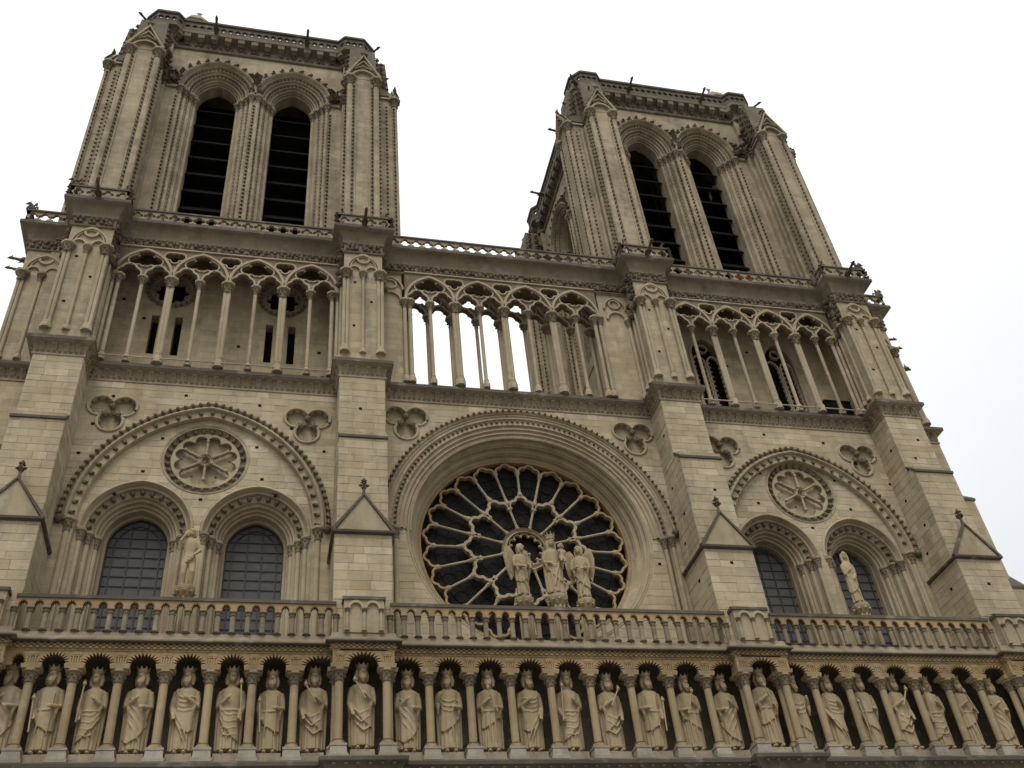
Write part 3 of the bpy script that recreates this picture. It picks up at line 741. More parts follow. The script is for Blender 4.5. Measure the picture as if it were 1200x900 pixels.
m=MB(); m.ribbon(circ(rx,rz,4.85,80),.14,2.40,2.72,True)
for k in range(24):
    t=T0+(k+.5)*2*pi/24; c=pol(4.2,t)
    P=foil(c[0],c[1],[(.27,0,.23),(.07,.26,.26),(.07,-.26,.26)],-1.75,1.75,22,t); m.ribbon(P,.10,2.42,2.64)
obj('outer_foils',m,'ochre_stone',RR)
m=MB()
for k in range(12):
    t=T0+k*2*pi/12; c=pol(2.2,t)
    P=foil(c[0],c[1],[(.36,0,.27),(.09,.31,.27),(.09,-.31,.27)],-1.8,1.8,24,t); m.ribbon(P,.135,2.40,2.64)
    for tt in(t,t+pi/12): q=pol(2.93 if tt==t else 2.5,tt); m.ball((q[0],2.46,q[1]),(.13,.12,.13),8,6)
obj('inner_foils',m,'smooth_stone',RR)
def spoke(r0,r1,t,nm='spoke'):
    m=MB(); P=[(*pol(r,t),) for r in(r0,r0+.1,r1-.1,r1)]
    m.tube([(x,2.50,z) for x,z in(pol(r0,t),pol(r1,t))],.06,8)
    for r,s in((r0+.06,.11),(r0+.16,.085),(r1-.05,.12),(r1-.16,.09)):
        q=pol(r,t); m.ball((q[0],2.50,q[1]),(s,s,s),8,5)
    obj(nm,m,'smooth_stone',RR,50)
for k in range(24): spoke(2.98 if k%2==0 else 2.58,4.28,T0+k*pi/12)
for k in range(12): spoke(1.05,2.28,T0+pi/12+k*pi/6)
m=MB(); hf=lambda d:circ(rx,rz,.98+d,36)+[(rx+.98+d,rz)]
m.sweep(hf,[(.12,2.7)]+roll(.11,2.40,-.10,2.40)+[(-.12,2.7)]); m.ribbon(nfoil(rx,rz,12,.64,.19,0,96),.07,2.5,2.66,True)
for k in range(12): q=pol(.68,k*pi/6+pi/12); m.ball((q[0],2.52,q[1]),.07,6,5)
obj('hub',m,'smooth_stone',RR,40)
r=random.Random(5)
def sector(r0,r1,t0,t1,n=4):
    P=[pol(r1,t0+(t1-t0)*i/n) for i in range(n+1)]+[pol(r0,t1-(t1-t0)*i/n) for i in range(n+1)] if r0>0 else circ(rx,rz,r1,24)
    k=len(P); p=MB(); cx=sum(a for a,b in P)/k; cz=sum(b for a,b in P)/k; a,b=r.uniform(-.01,.01),r.uniform(-.01,.01)
    y=lambda u,v:2.78+(u-cx)*a+(v-cz)*b
    p.add([(u,y(u,v),v) for u,v in P]+[(u,y(u,v)+.02,v) for u,v in P],[tuple(range(k)),tuple(range(2*k-1,k-1,-1))]); obj('pane',p,'rose_glass',RR)
for k in range(24): sector(2.72,4.86,T0+k*pi/12,T0+(k+1)*pi/12)
for k in range(12): sector(.95,2.72,T0-pi/12+k*pi/6,T0+pi/12+k*pi/6)
sector(0,.97,0,0)
# leading: thin saddle bars and rings of quarries over the panes
m=MB()
for k in range(24):
    t=T0+(k+.5)*pi/12
    for rr_,s in((3.3,.22),(3.85,.27)): q=pol(rr_,t); m.ribbon(circ(q[0],q[1],s,14),.014,2.76,2.775,True)
for k in range(12):
    q=pol(1.75,T0+k*pi/6); m.ribbon(circ(q[0],q[1],.26,14),.014,2.76,2.775,True)
for q in(1.4,2.1,3.05,3.58,4.1): m.ribbon(circ(rx,rz,q,60),.016,2.755,2.772,True)
obj('leading',m,'interior',RR)
for ch in RR.children: ch.location.y=.42
# ------------------------------------------------------------------ great gallery
GY=1.2
thin=MB(); column(thin,0,0,0,4.98,5.54,.095,.22,bh=.55,basew=1.9); thinm=thin.mesh('column',40)
thick=MB(); 
thick.lathe(0,0,[(.27,0),(.27,.3),(.25,.36)],8,pi/8); thick.lathe(0,0,[(.24,.36),(.25,.44),(.19,.5),(.21,.58),(.17,.64)],10)
for s in(-1,1): thick.lathe(s*.075,-.02,[(.115,.6),(.112,4.95)],10)
thick.lathe(0,.1,[(.1,.6),(.1,4.95)],8)
capital(thick,0,0,4.9,5.54,.17,.30); thickm=thick.mesh('column',40)
ZC=39.36; ZT=41.5
def gallery(xs,y,nm='gallery_arcade',mat='web_shade_stone'):
    n=len(xs)-1; cell=sum((b-a) for a,b in zip(xs[:-1],xs[1:]))/n; sc=cell/1.33
    P=[(xs[0],ZC)]; H=[]
    for a,b in zip(xs[:-1],xs[1:]):
        c=(a+b)/2; P+=[(a+.13,ZC)]+[(x,max(z,ZC)) for x,z in reversed(foil(c,ZC+.05,[(0,.36*sc,.27*sc),(.20*sc,.05,.32*sc),(-.20*sc,.05,.32*sc)],0,pi,20))]+[(b-.13,ZC)]
    P+=[(xs[-1],ZC),(xs[-1],ZT),(xs[0],ZT)]
    for i in range(0,n,2):
        xm=xs[i+1]; H.append(foil(xm,ZC+1.14,[(.0,.24,.40*sc),(.48*sc,-.12,.30*sc),(-.48*sc,-.12,.30*sc),(0,-.22,.28),(.24,0,.34),(-.24,0,.34)],0,2*pi*(1-1/44),43))
    for i in range(2,n,2): H.append(foil(xs[i],ZC+1.42,[(.24,.06,.24),(-.24,.06,.24),(0,.08,.24),(0,-.22,.17)],0,2*pi*(1-1/32),31))
    m=MB(); m.plate([P]+H,y-.12,y+.16)
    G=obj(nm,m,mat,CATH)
    m=MB()
    for i in range(0,n,2):
        A_=xs[i];B_=xs[i+2]; c=xs[i+1]; a=(B_-A_)/2-.03
        m.ribbon(parch(c,a,ZC+.02,a*1.42,12),.13,y-.24,y-.1)
        for q in(i,i+1):
            cc=(xs[q]+xs[q+1])/2; m.ribbon(list(reversed(foil(cc,ZC+.05,[(0,.36*sc,.33*sc),(.20*sc,.05,.38*sc),(-.20*sc,.05,.38*sc)],0,pi,20))),.09,y-.19,y-.1)
        m.ribbon(foil(c,ZC+1.14,[(.0,.24,.43*sc),(.48*sc,-.12,.33*sc),(-.48*sc,-.12,.33*sc),(0,-.22,.31),(.24,0,.36),(-.24,0,.36)],0,2*pi*(1-1/44),43),.07,y-.18,y-.1,True)
        for dx_,dz_ in((0,-.48),(.36,.22),(-.36,.22),(0,.58),(.6,-.42),(-.6,-.42),(.25,-.42),(-.25,-.42)): m.octa((c+dx_*sc,y-.15,ZC+1.14+dz_),(.09,.1,.1))
    for i in range(2,n,2): m.ribbon(foil(xs[i],ZC+1.42,[(.24,.06,.27),(-.24,.06,.27),(0,.08,.27),(0,-.22,.2)],0,2*pi*(1-1/32),31),.07,y-.2,y-.1,True)
    m.box(xs[0],xs[-1],y-.2,y-.1,ZT-.16,ZT-.08)
    obj('arch_ribs',m,'smooth_stone',G)
    for i in range(1,n):
        o=mesh_obj('column',thickm if i%2==0 else thinm,'smooth_stone',G); o.location=(xs[i],y,33.82)
    for e in(0,n):
        for q in(-1,1):
            o=mesh_obj('column',thinm,'smooth_stone',G); o.location=(xs[e]+q*.14+(.12 if e==0 else -.12),y-.02,33.82); o.scale=(1.1,1.1,1)
    return G
lin=lambda a,b,n:[a+(b-a)*i/n for i in range(n+1)]
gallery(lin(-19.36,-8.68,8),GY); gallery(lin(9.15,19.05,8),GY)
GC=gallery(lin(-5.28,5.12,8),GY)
# second row of the open middle gallery
gb=copy(GC,CATH,(0,.98,0))
for ch in list(GC.children): copy(ch,gb)
# rail strip at the column feet
for a,b in((BX[0]+W,BX[1]-W),(BX[2]+W,BX[3]-W)):
    m=MB(); m.box(a,b,.98,1.02,33.98,34.04); obj('lead_flashing',m,'pale_stone',CATH)
# flank walls of the middle bay
for s in(-1,1):
    xs_=sorted(((BX[1] if s<0 else BX[2])-s*(W-.1),(-5.28 if s<0 else 5.12)+s*.14))
    m=MB(); m.box(xs_[0],xs_[1],GY+.02,3.2,33.7,42.2); F=obj('flank_wall',m,'wall_stone',CATH)
    c=(xs_[0]+xs_[1])/2; m=MB()
    m.ribbon(parch(c,.52,ZC+.0,.56,8),.12,GY-.1,GY+.05); m.ribbon(parch(c,.62,ZC+.75,.9,8),.1,GY-.12,GY+.05); m.ribbon(circ(c,ZC+1.15,.3,16),.1,GY-.08,GY+.05,True); m.box(xs_[0],xs_[1],GY-.06,GY+.02,ZC+1.9,ZC+2.2)
    obj('blind_arch',m,'smooth_stone',F)
    o=mesh_obj('column',thinm,'smooth_stone',F); o.location=(c+s*.62,GY-.05,33.82)
# buttress stage at gallery level
dbl=MB()
for q in(-1,1): dbl.lathe(q*.085,0,[(.09,.4),(.088,5.0)],8)
dbl.lathe(0,0,[(.25,0),(.25,.2),(.2,.26),(.21,.34),(.17,.4)],8,pi/8); capital(dbl,0,0,4.98,5.55,.16,.30); dblm=dbl.mesh('column',40)
sgl=MB(); column(sgl,0,0,0,4.98,5.55,.085,.2,bh=.4,basew=2.0); sglm=sgl.mesh('column',40)
def gable_front(m,c,w,y,zc,rot=None):
    q=MB()
    for s in(-1,1): q.ribbon(list(reversed(foil(c+s*w/2,zc,[(0,.08,w*.33),(w*.12,.0,w*.28),(-w*.12,0,w*.28)],0,pi,12))),.1,y-.12,y+.02)
    q.ribbon(parch(c,w*.94,zc+.15,w*1.25,10),.11,y-.13,y+.02); q.ribbon(parch(c,w*.74,zc+.3,w*.95,10),.07,y-.08,y+.02); q.ribbon(circ(c,zc+.95,.30,18),.12,y-.1,y+.02,True)
    return q
for bi,b in enumerate(BX):
    m=MB(); m.box(b-.96,b+.96,.06,3.0,33.7,42.4); m.box(b-1.02,b+1.02,-.02,1.9,33.7,34.34)
    BG=obj('buttress_stage',m,'wall_stone',CATH)
    for x,me in((-.84,dblm),(0,sglm),(.84,dblm)):
        o=mesh_obj('column',me,'smooth_stone',BG); o.location=(b+x,-.03,34.34)
    for s in(-1,1):
        o=mesh_obj('column',sglm,'smooth_stone',BG); o.location=(b+s*1.02,.55,34.34)
        o=mesh_obj('column',sglm,'smooth_stone',BG); o.location=(b+s*1.0,1.0,34.34)
    obj('gable_tracery',gable_front(None,b,.86,.06,39.95),'smooth_stone',BG)
    # crocketed corners
    m=MB()
    for s in(-1,1):
        for k in range(7):
            z=39.9+k*.36; m.octa((b+s*(1.04+.05*(k%2)),.12+.03*k,z),(.17,.17,.16))
        for k in range(9): m.ball((b+s*(1.1+rnd.uniform(-.05,.12)),.4+rnd.uniform(-.1,.5),39.4+k*.3),(rnd.uniform(.12,.24),rnd.uniform(.12,.25),rnd.uniform(.12,.22)),6,5)
    obj('corner_crockets',m,'dark_stone',BG,30,'stuff')
for s,b in((-1,BX[0]),(1,BX[3])):
    m=MB(); xa_,xb_=sorted((b+s*.9,b+s*3.18)); m.box(xa_,xb_,1.95,5,33.2,42.4); SG=obj('side_stage',m,'wall_stone',CATH)
    for x in(1.35,2.2,3.05):
        o=mesh_obj('column',sglm if x<3 else dblm,'smooth_stone',SG); o.location=(b+s*x,1.88,34.1)
    for y in(2.6,3.4,4.2): o=mesh_obj('column',sglm,'smooth_stone',SG); o.location=(b+s*3.24,y,34.1)
    obj('gable_tracery',gable_front(None,b+s*2.2,.86,1.95,39.75),'smooth_stone',SG)
# ------------------------------------------------------------------ foliage frieze, cornice and parapet above the gallery
P2=plan_path(GY-.06,0.02,.98,3.22,1.92)
m=MB(); m.plan(P2,[(-.3,41.30),(.05,41.31),(.08,41.38),(.0,41.44),(.0,41.92),(.08,41.96),(.10,42.0),(.06,42.06)]+[(.06+.44*(1-cos(t*pi/2/5)),42.06+.62*sin(t*pi/2/5)) for t in range(6)]+[(.54,42.72),(.54,42.9),(.46,42.97),(-.6,43.0),(-3.2,43.02)])
C2=obj('upper_cornice',m,'stain_shade_stone',CATH,35)  # darker stone paints in the shade below the lip
m=MB(); m.plan(P2,[(.5,42.70),(.56,42.73),(.56,42.92),(.47,42.985),(.2,43.01)]); obj('cornice_lip',m,'ledge_stone',C2,35)
m=MB()
def fol(x,y,dx,dy):
    nx,ny=dy,-dx
    for k in range(2):
        a=rnd.uniform(-.1,.1); z=41.55+.26*k+rnd.uniform(-.05,.05); o_=.04+rnd.uniform(0,.05)
        m.ball((x+dx*a+nx*o_,y+dy*a+ny*o_,z),(rnd.uniform(.09,.14),rnd.uniform(.09,.14),rnd.uniform(.09,.13)),6,4)
    m.octa((x+nx*.12,y+ny*.12,41.62+rnd.uniform(-.12,.12)),.07)
along(P2,.27,fol,.02); obj('leaf_frieze',m,'frieze_stone',C2,30,'stuff')
def parapet_seg(l,h,sp=.62,rr=.17,th=.16):
    """pierced panel of length l, lying along +x from 0, face at y=0"""
    k=max(1,round(l/sp)); s=l/k; H=[]
    for i in range(k):
        c=s*(i+.5); H.append(foil(c,h*.5,[(rr*.95,0,rr*.8),(-rr*.95,0,rr*.8),(0,rr*.9,rr*.8),(0,-rr*.9,rr*.8)],0,2*pi*(1-1/24),23))
    m=MB(); m.plate([[(0,0),(l,0),(l,h),(0,h)]]+H,0,th); return m
def place(mb,a,b,z):
    d=Vector((b[0]-a[0],b[1]-a[1])).normalized(); M=Matrix(((d.x,-d.y,0,a[0]),(d.y,d.x,0,a[1]),(0,0,1,z),(0,0,0,1))); return xform(mb,M)
def offset_path(path,o,closed=False):
    out=[];n=len(path)
    for i in range(n):
        p=Vector(path[i]); ds=[]
        if i>0 or closed: ds.append((p-Vector(path[i-1])).normalized())
        if i<n-1 or closed: ds.append((Vector(path[(i+1)%n])-p).normalized())
        ns=[Vector((q.y,-q.x)) for q in ds]; mm=ns[0] if len(ns)==1 else (ns[0]+ns[1])/(1+ns[0].dot(ns[1]))
        out.append((p.x+mm.x*o,p.y+mm.y*o))
    return out
PP=offset_path(P2,.40)
for a,b in zip(PP[:-1],PP[1:]):
    l=math.hypot(b[0]-a[0],b[1]-a[1])
    if l<.3: continue
    o=obj('parapet',place(parapet_seg(l,.72),a,b,42.99),'carved_stone',CATH)
    m=MB(); m.box(-.03,l+.03,-.07,.22,0,.10); obj('coping',place(m,a,b,43.71),'ledge_stone',o)
    m=MB(); m.box(-.03,l+.03,-.05,.2,0,.08); obj('sill',place(m,a,b,42.985),'ledge_stone',o)
# ------------------------------------------------------------------ gargoyles, chimeras
def garg_mesh():
    m=MB()
    m.tube([(0,.3,-.05),(0,-.2,0),(0,-.7,.08),(0,-1.15,.2),(0,-1.4,.22)],[.2,.2,.16,.12,.14],8)
    m.ball((0,-1.5,.26),(.15,.22,.16),8,6); m.tube([(0,-1.6,.24),(0,-1.78,.2)],[.1,.06],6)
    for s in(-1,1):
        m.tube([(s*.09,-1.42,.36),(s*.14,-1.36,.52)],[.05,.01],5); m.ball((s*.2,-.35,.08),(.06,.3,.2),6,5); m.tube([(s*.14,-.6,-.02),(s*.17,-.85,-.16)],[.07,.04],5)
    return m.mesh('gargoyle',50)
def chim_mesh():
    m=MB(); m.tube([(0,.12,0),(0,.1,.35),(0,.0,.7),(0,-.16,.95)],[.24,.26,.2,.13],8)
    m.ball((0,-.28,1.05),(.14,.2,.15),8,6); m.tube([(0,-.4,1.02),(0,-.6,.95)],[.1,.04],6)
    for s in(-1,1):
        m.tube([(s*.16,-.02,.72),(s*.2,-.25,.45),(s*.13,-.38,.2)],[.08,.06,.06],6); m.tube([(s*.2,.1,.2),(s*.22,-.25,.3),(s*.2,-.3,.02)],[.12,.1,.07],6)
        m.tube([(s*.1,.16,.7),(s*.22,.34,.85),(s*.2,.42,.35)],[.06,.1,.04],6); m.tube([(s*.08,-.22,1.16),(s*.11,-.17,1.3)],[.04,.01],5)
    return m.mesh('chimera',50)
GM=garg_mesh(); CM=chim_mesh()
def garg(parent,x,y,z,rz,sc=1.,nm='gargoyle',me=None):
    o=mesh_obj(nm,me or GM,'dark_stone',parent); o.location=(x,y,z); o.rotation_euler=(0,0,rz); o.scale=(sc,)*3; return o
def chim(parent,x,y,z,rz,sc=1.): return garg(parent,x,y,z,rz,sc,'chimera',CM)
for b in BX: garg(CATH,b,-.45,43.0,0,.62)
for b,s in((BX[0],-1),(BX[3],1)):
    chim(CATH,b+s*3.5,1.6,43.75,s*pi/2,.6); chim(CATH,b+s*1.25,-.2,43.75,s*pi/2,.7); garg(CATH,b+s*3.15,2.4,41.0,s*pi/2,.55); garg(CATH,b+s*3.15,2.2,40.1,s*pi/2,.5); garg(CATH,b+s*.9,.9,41.0,s*pi/2,.5)
    garg(CATH,b+s*3.4,3.0,33.3,s*pi/2,.4)
    if s>0: garg(CATH,b+3.1,3.2,39.3,pi/2,1.0)
for i,b in enumerate(BX):
    for s in(-1,1):
        chim(CATH,b+s*1.22,.55,43.72,s*pi/2 if (i,s) in((0,-1),(3,1)) else s*1.2,.55)
        chim(CATH,b+s*1.1,-.25,43.75,s*.6,.42)
# crockets climbing the parapet corners
m=MB()
for b in BX:
    for s in(-1,1):
        for k in range(5): m.octa((b+s*(1.42+.05*(k%2)),-.40+.0*k,43.0+k*.2),(.13,.13,.11))
        m.ball((b+s*1.42,.6,43.5),(.16,.3,.35),6,5)
obj('parapet_crockets',m,'dark_stone',CATH,30,'stuff')
# ------------------------------------------------------------------ towers (local frame: centre of the tower, front faces -y)
TCY=9.25; HW=6.41
TZ0=43.0; SPZ=58.35
A1,R1=2.22,2.85; OC=2.32
def pier_geo(cxp):
    """front pier block with corner shafts, capitals and gablet; returns meshes"""
    body=MB(); body.box(cxp-.86,cxp+.86,-8.6,-6.3,TZ0,58.2)
    # gablet and shoulder
    body.add([(cxp-.98,-8.62,58.2),(cxp+.98,-8.62,58.2),(cxp,-8.62,60.35),(cxp-.98,-6.6,58.2),(cxp+.98,-6.6,58.2),(cxp,-6.6,60.9)],[(0,1,2),(3,5,4),(0,2,5,3),(1,4,5,2),(0,3,4,1)])
    sh=MB()
    for s in(-1,1):
        sh.lathe(cxp+s*.80,-8.56,[(.19,TZ0),(.185,57.5)],8); capital(sh,cxp+s*.80,-8.56,57.45,58.25,.19,.36)
        sh.lathe(cxp+s*.42,-8.62,[(.05,TZ0),(.05,57.6)],6)
        sh.lathe(cxp+s*.90,-7.6,[(.12,TZ0),(.12,57.8)],8); sh.lathe(cxp+s*.88,-7.1,[(.10,TZ0),(.10,57.8)],8)
    sh.ribbon(parch(cxp,.70,58.15,.75,8),.13,-8.82,-8.55); sh.ribbon([(cxp-.98,58.55),(cxp,60.0),(cxp+.98,58.55)],.10,-8.80,-8.5); sh.ribbon([(cxp-.9,58.9),(cxp,59.5),(cxp+.9,58.9)],.06,-8.76,-8.5); sh.ribbon([(cxp-1.05,58.3),(cxp,60.55),(cxp+1.05,58.3)],.18,-8.86,-8.5)
    ck=MB()
    for s in(-1,1):
        for dx,y in((.56,-8.66),(1.03,-8.5),(.98,-8.05)):
            z=TZ0+.2+.17*((dx>.6)+(y>-8.3))
            while z<57.3: ck.octa((cxp+s*dx,y,z),(.085,.085,.085)); z+=.37
    for s in(-1,1):
        for k in range(6):
            t=k/6; ck.octa((cxp+s*(1.08*(1-t)),-8.72,58.45+2.2*t),(.13,.13,.14))
    ck.octa((cxp,-8.75,60.75),(.16,.16,.3)); ck.octa((cxp,-8.75,60.9),(.26,.1,.1))
    for s in(-1,1):
        for k in range(4): t=k/4; ck.octa((cxp+s*.62*(1-t),-8.68,58.75+1.1*t),(.1,.08,.1))
    # carved stage between the gablet and the crown
    pin=MB(); pin.frust(cxp,-7.3,58.6,62.45,.92,.95,.80,.72)
    for z in(59.3,59.9,60.5,61.1,61.7):
        pin.ribbon([(cxp-.95,z),(cxp-.48,z+.5),(cxp,z+.05),(cxp+.48,z+.5),(cxp+.95,z)],.1,-8.28+.09*(z-58.6),-8.0)
        for s in(-1,1): pin.octa((cxp+s*.98,-7.9+.06*(z-59),z+.3),(.16,.2,.2)); pin.octa((cxp+s*.95,-7.2,z+.25),(.16,.22,.2))
    return body,sh,ck,pin
def face_geo():
    wall=MB(); holes=[]
    zb=44.2
    for c in(-OC,OC): holes.append(parch(c,A1,SPZ,R1,14,45.0))
    wall.plate([[(-HW+.3,zb),(HW-.3,zb),(HW-.3,63.7),(-HW+.3,63.7)]]+holes,-HW,-HW+.5)
    holes=[parch(c,1.19,SPZ,R1-1.01,14,45.0) for c in(-OC,OC)]
    wall.plate([[(-HW+.3,zb),(HW-.3,zb),(HW-.3,63.7),(-HW+.3,63.7)]]+holes,-HW+1.2,-HW+1.7)
    mo=MB(); ck=MB(); sh=MB()
    for c in(-OC,OC):
        fn=lambda d,c=c:parch(c,A1+d,SPZ,R1+d,14,45.0)
        fa=lambda d,c=c:parch(c,A1+d,SPZ,R1+d,16)
        Y=-HW
        mo.sweep(fn,[(.02,Y-.01)]+roll(0,Y,-.16,Y+.06)+[(-.2,Y+.22),(-.34,Y+.23)]+roll(-.36,Y+.24,-.52,Y+.36)+[(-.55,Y+.5),(-.66,Y+.51)]+roll(-.68,Y+.52,-.84,Y+.66)+[(-.86,Y+.8),(-.93,Y+.81)]+roll(-.93,Y+.82,-1.02,Y+.95)+[(-1.02,Y+1.26)])
        mo.sweep(fa,[(.0,Y)]+roll(.02,Y-.06,.2,Y-.06)+[(.24,Y)]); 
        bead_row(ck,fa(-.27),.26,Y+.15,.075); bead_row(ck,fa(-.60),.26,Y+.44,.07)
        for x,z,tx,tz in arcpts(fa(.30),.62):
            if abs(x)>.35 or True: ck.octa((x,Y-.08,z),(.2,.14,.2)); ck.octa((x-tz*.12+tx*.08,Y-.12,z+tx*.12+tz*.08),(.12,.12,.12))
        for s in(-1,1):
            for off,y in((2.12,Y+.02),(1.86,Y+.30),(1.56,Y+.58),(1.30,Y+.86)):
                sh.lathe(c+s*off,y,[(.125,44.5),(.12,57.4)],8); capital(sh,c+s*off,y,57.35,58.1,.12,.25)
            for off,y in((1.99,Y+.12),(1.71,Y+.42),(2.32,Y-.04)):
                z=44.8
                while z<57.2: ck.octa((c+s*off,y,z),(.085,.085,.085)); z+=.34
    # string at the springing between the openings and the corners
    for s in(-1,1): sh.box(min(s*4.5,s*5.7),max(s*4.5,s*5.7),-HW-.12,-HW+.02,57.95,58.15)
    q=random.Random(4)
    for s in(-1,1):
        for k in range(26): ck.octa((s*(5.45+q.uniform(-.15,.2)),-HW-.35+q.uniform(-.5,.1),57.6+k*.13),(q.uniform(.1,.22),q.uniform(.1,.22),q.uniform(.1,.24)))
        for k in range(30): ck.octa((s*(4.85+q.uniform(-.35,.5)),-HW-.15+q.uniform(-.2,.1),58.2+q.uniform(0,1.4)),(q.uniform(.1,.26),q.uniform(.1,.2),q.uniform(.1,.28)))
    for k in range(9): ck.octa((q.uniform(-.2,.2),-HW-.15+q.uniform(-.12,.08),58.9+k*.18),(q.uniform(.12,.26),q.uniform(.1,.2),q.uniform(.12,.24)))
    return wall,mo,ck,sh
fw_,fm_,fk_,fs_=face_geo()
FM=dict(wall=fw_.mesh('tower_wall'),mo=fm_.mesh('arch_mouldings',40),ck=fk_.mesh('crockets',30),sh=fs_.mesh('shafts',40))
pb,ps,pk,pp_=pier_geo(0); PMs=dict(c=pp_.mesh('carved_stage',30),b=pb.mesh('pier'),s=ps.mesh('pier_shafts',40),k=pk.mesh('pier_crockets',30))
# scalloped louvre board
lv=MB(); k=15; ww=2.37
low=[( -ww/2+ww*i/(2*k), (0 if i%2 else -.12)) for i in range(2*k+1)]
lv.plate([low+[(ww/2,1.12),(-ww/2,1.12)]],-.03,.03); xform(lv,Matrix.Rotation(math.radians(-32),4,'X')); lvm=lv.mesh('louvre_board')
br=MB(); 
br.box(-1.3,1.3,.9,1.0,-.4,16.2)  # black sheet across the back stands for the dark tower inside
for s in(-1,1): br.box(s*1.15-.08,s*1.15+.08,.1,.3,-.1,13.8); brm=br.mesh('louvre_frame_backing')
rail=MB()
for i in range(9): x=-1.15+2.3*i/8; rail.box(x-.012,x+.012,0,.024,0,1.0)
for z in(.05,.5,.98): rail.box(-1.18,1.18,.001,.022,z,z+.025)
railm=rail.mesh('guard_rail')
# crown plan
q1=[(-5.15,-6.44),(5.15,-6.44),(5.55,-6.86),(6.45,-6.86),(6.86,-6.45),(6.86,-5.55)]
CP=[]
for k in range(4):
    c,s=[(1,0),(0,1),(-1,0),(0,-1)][k]
    CP+=[(x*c-y*s,x*s+y*c) for x,y in q1]
def crown():
    m=MB(); m.plan(CP,[(-.05,62.25),(.08,62.32),(.12,62.42),(.10,62.5),(.02,62.52),(.02,63.25),(.12,63.36),(.36,63.5),(.5,63.55),(.5,63.82),(.42,63.92),(-.5,63.98),(-3,64.0)],True)
    pos=[]
    along(CP+[CP[0]],.86,lambda x,y,dx,dy:pos.append((x,y,math.atan2(dy,dx))),.1)
    c=MB(); c.add([(-.19,-.02,62.85),(.19,-.02,62.85),(.21,-.46,63.15),(-.21,-.46,63.15),(-.21,-.47,63.56),(.21,-.47,63.56),(-.21,-.02,63.56),(.21,-.02,63.56)],[(0,1,2,3),(3,2,5,4),(0,3,4,6),(1,7,5,2)])
    c.octa((0,-.3,62.95),(.17,.17,.15)); c.octa((0,-.16,62.78),(.12,.12,.12))
    d=MB()
    def ar(x,y,dx,dy):
        n=(dy,-dx); q=lambda a,b,z:(x+dx*a+n[0]*b,y+dy*a+n[1]*b,z)
        d.octa(q(0,.06,62.72),(.12,.1,.16))
    along(CP+[CP[0]],.39,ar,.1)
    return m,c,d,pos
cm_,cc_,cdm,CPOS=crown(); CRm=(cm_.mesh('crown_cornice',35),None,cdm.mesh('frieze_leaves')); CORB=cc_.mesh('corbel',30)
PPc=offset_path(CP,.40,True)
segs=[]
for a,b in zip(PPc,PPc[1:]+PPc[:1]):
    l=math.hypot(b[0]-a[0],b[1]-a[1]); pm_=place(parapet_seg(l,.95,.46,.115,.2),a,b,63.97)
    cp_=MB(); cp_.box(-.02,l+.02,-.1,.28,0,.2); segs.append((pm_.mesh('parapet'),place(cp_,a,b,64.92).mesh('coping')))
cap_=MB(); cap_.lathe(0,0,[(1.05,64.0),(1.05,66.6),(1.15,66.7),(1.0,67.2),(.6,67.9),(.12,68.5),(.1,68.7)],10); cap_.octa((0,0,68.9),(.14,.14,.3)); cap_.octa((0,0,69.05),(.3,.08,.08)); capm=cap_.mesh('turret_roof',30)
lowm=MB()
lowm.box(-HW+.05,HW-.05,-HW+.9,HW-.05,33.5,44.4); lowm.box(-HW+.3,HW-.3,-HW+.3,HW-.3,63.2,63.9)
for sx_ in(-1,1):
    for sy in(-1,1):
        xa_,xb_=sorted((sx_*5.35,sx_*6.75)); ya_,yb_=sorted((sy*5.35,sy*6.75)); lowm.box(xa_,xb_,ya_,yb_,43.0,62.6)
        ya_,yb_=sorted((sy*5.6,sy*7.35)); lowm.box(*sorted((sx_*6.2,sx_*8.6)),ya_,yb_,33.5,43.2)
lowme=lowm.mesh('tower')
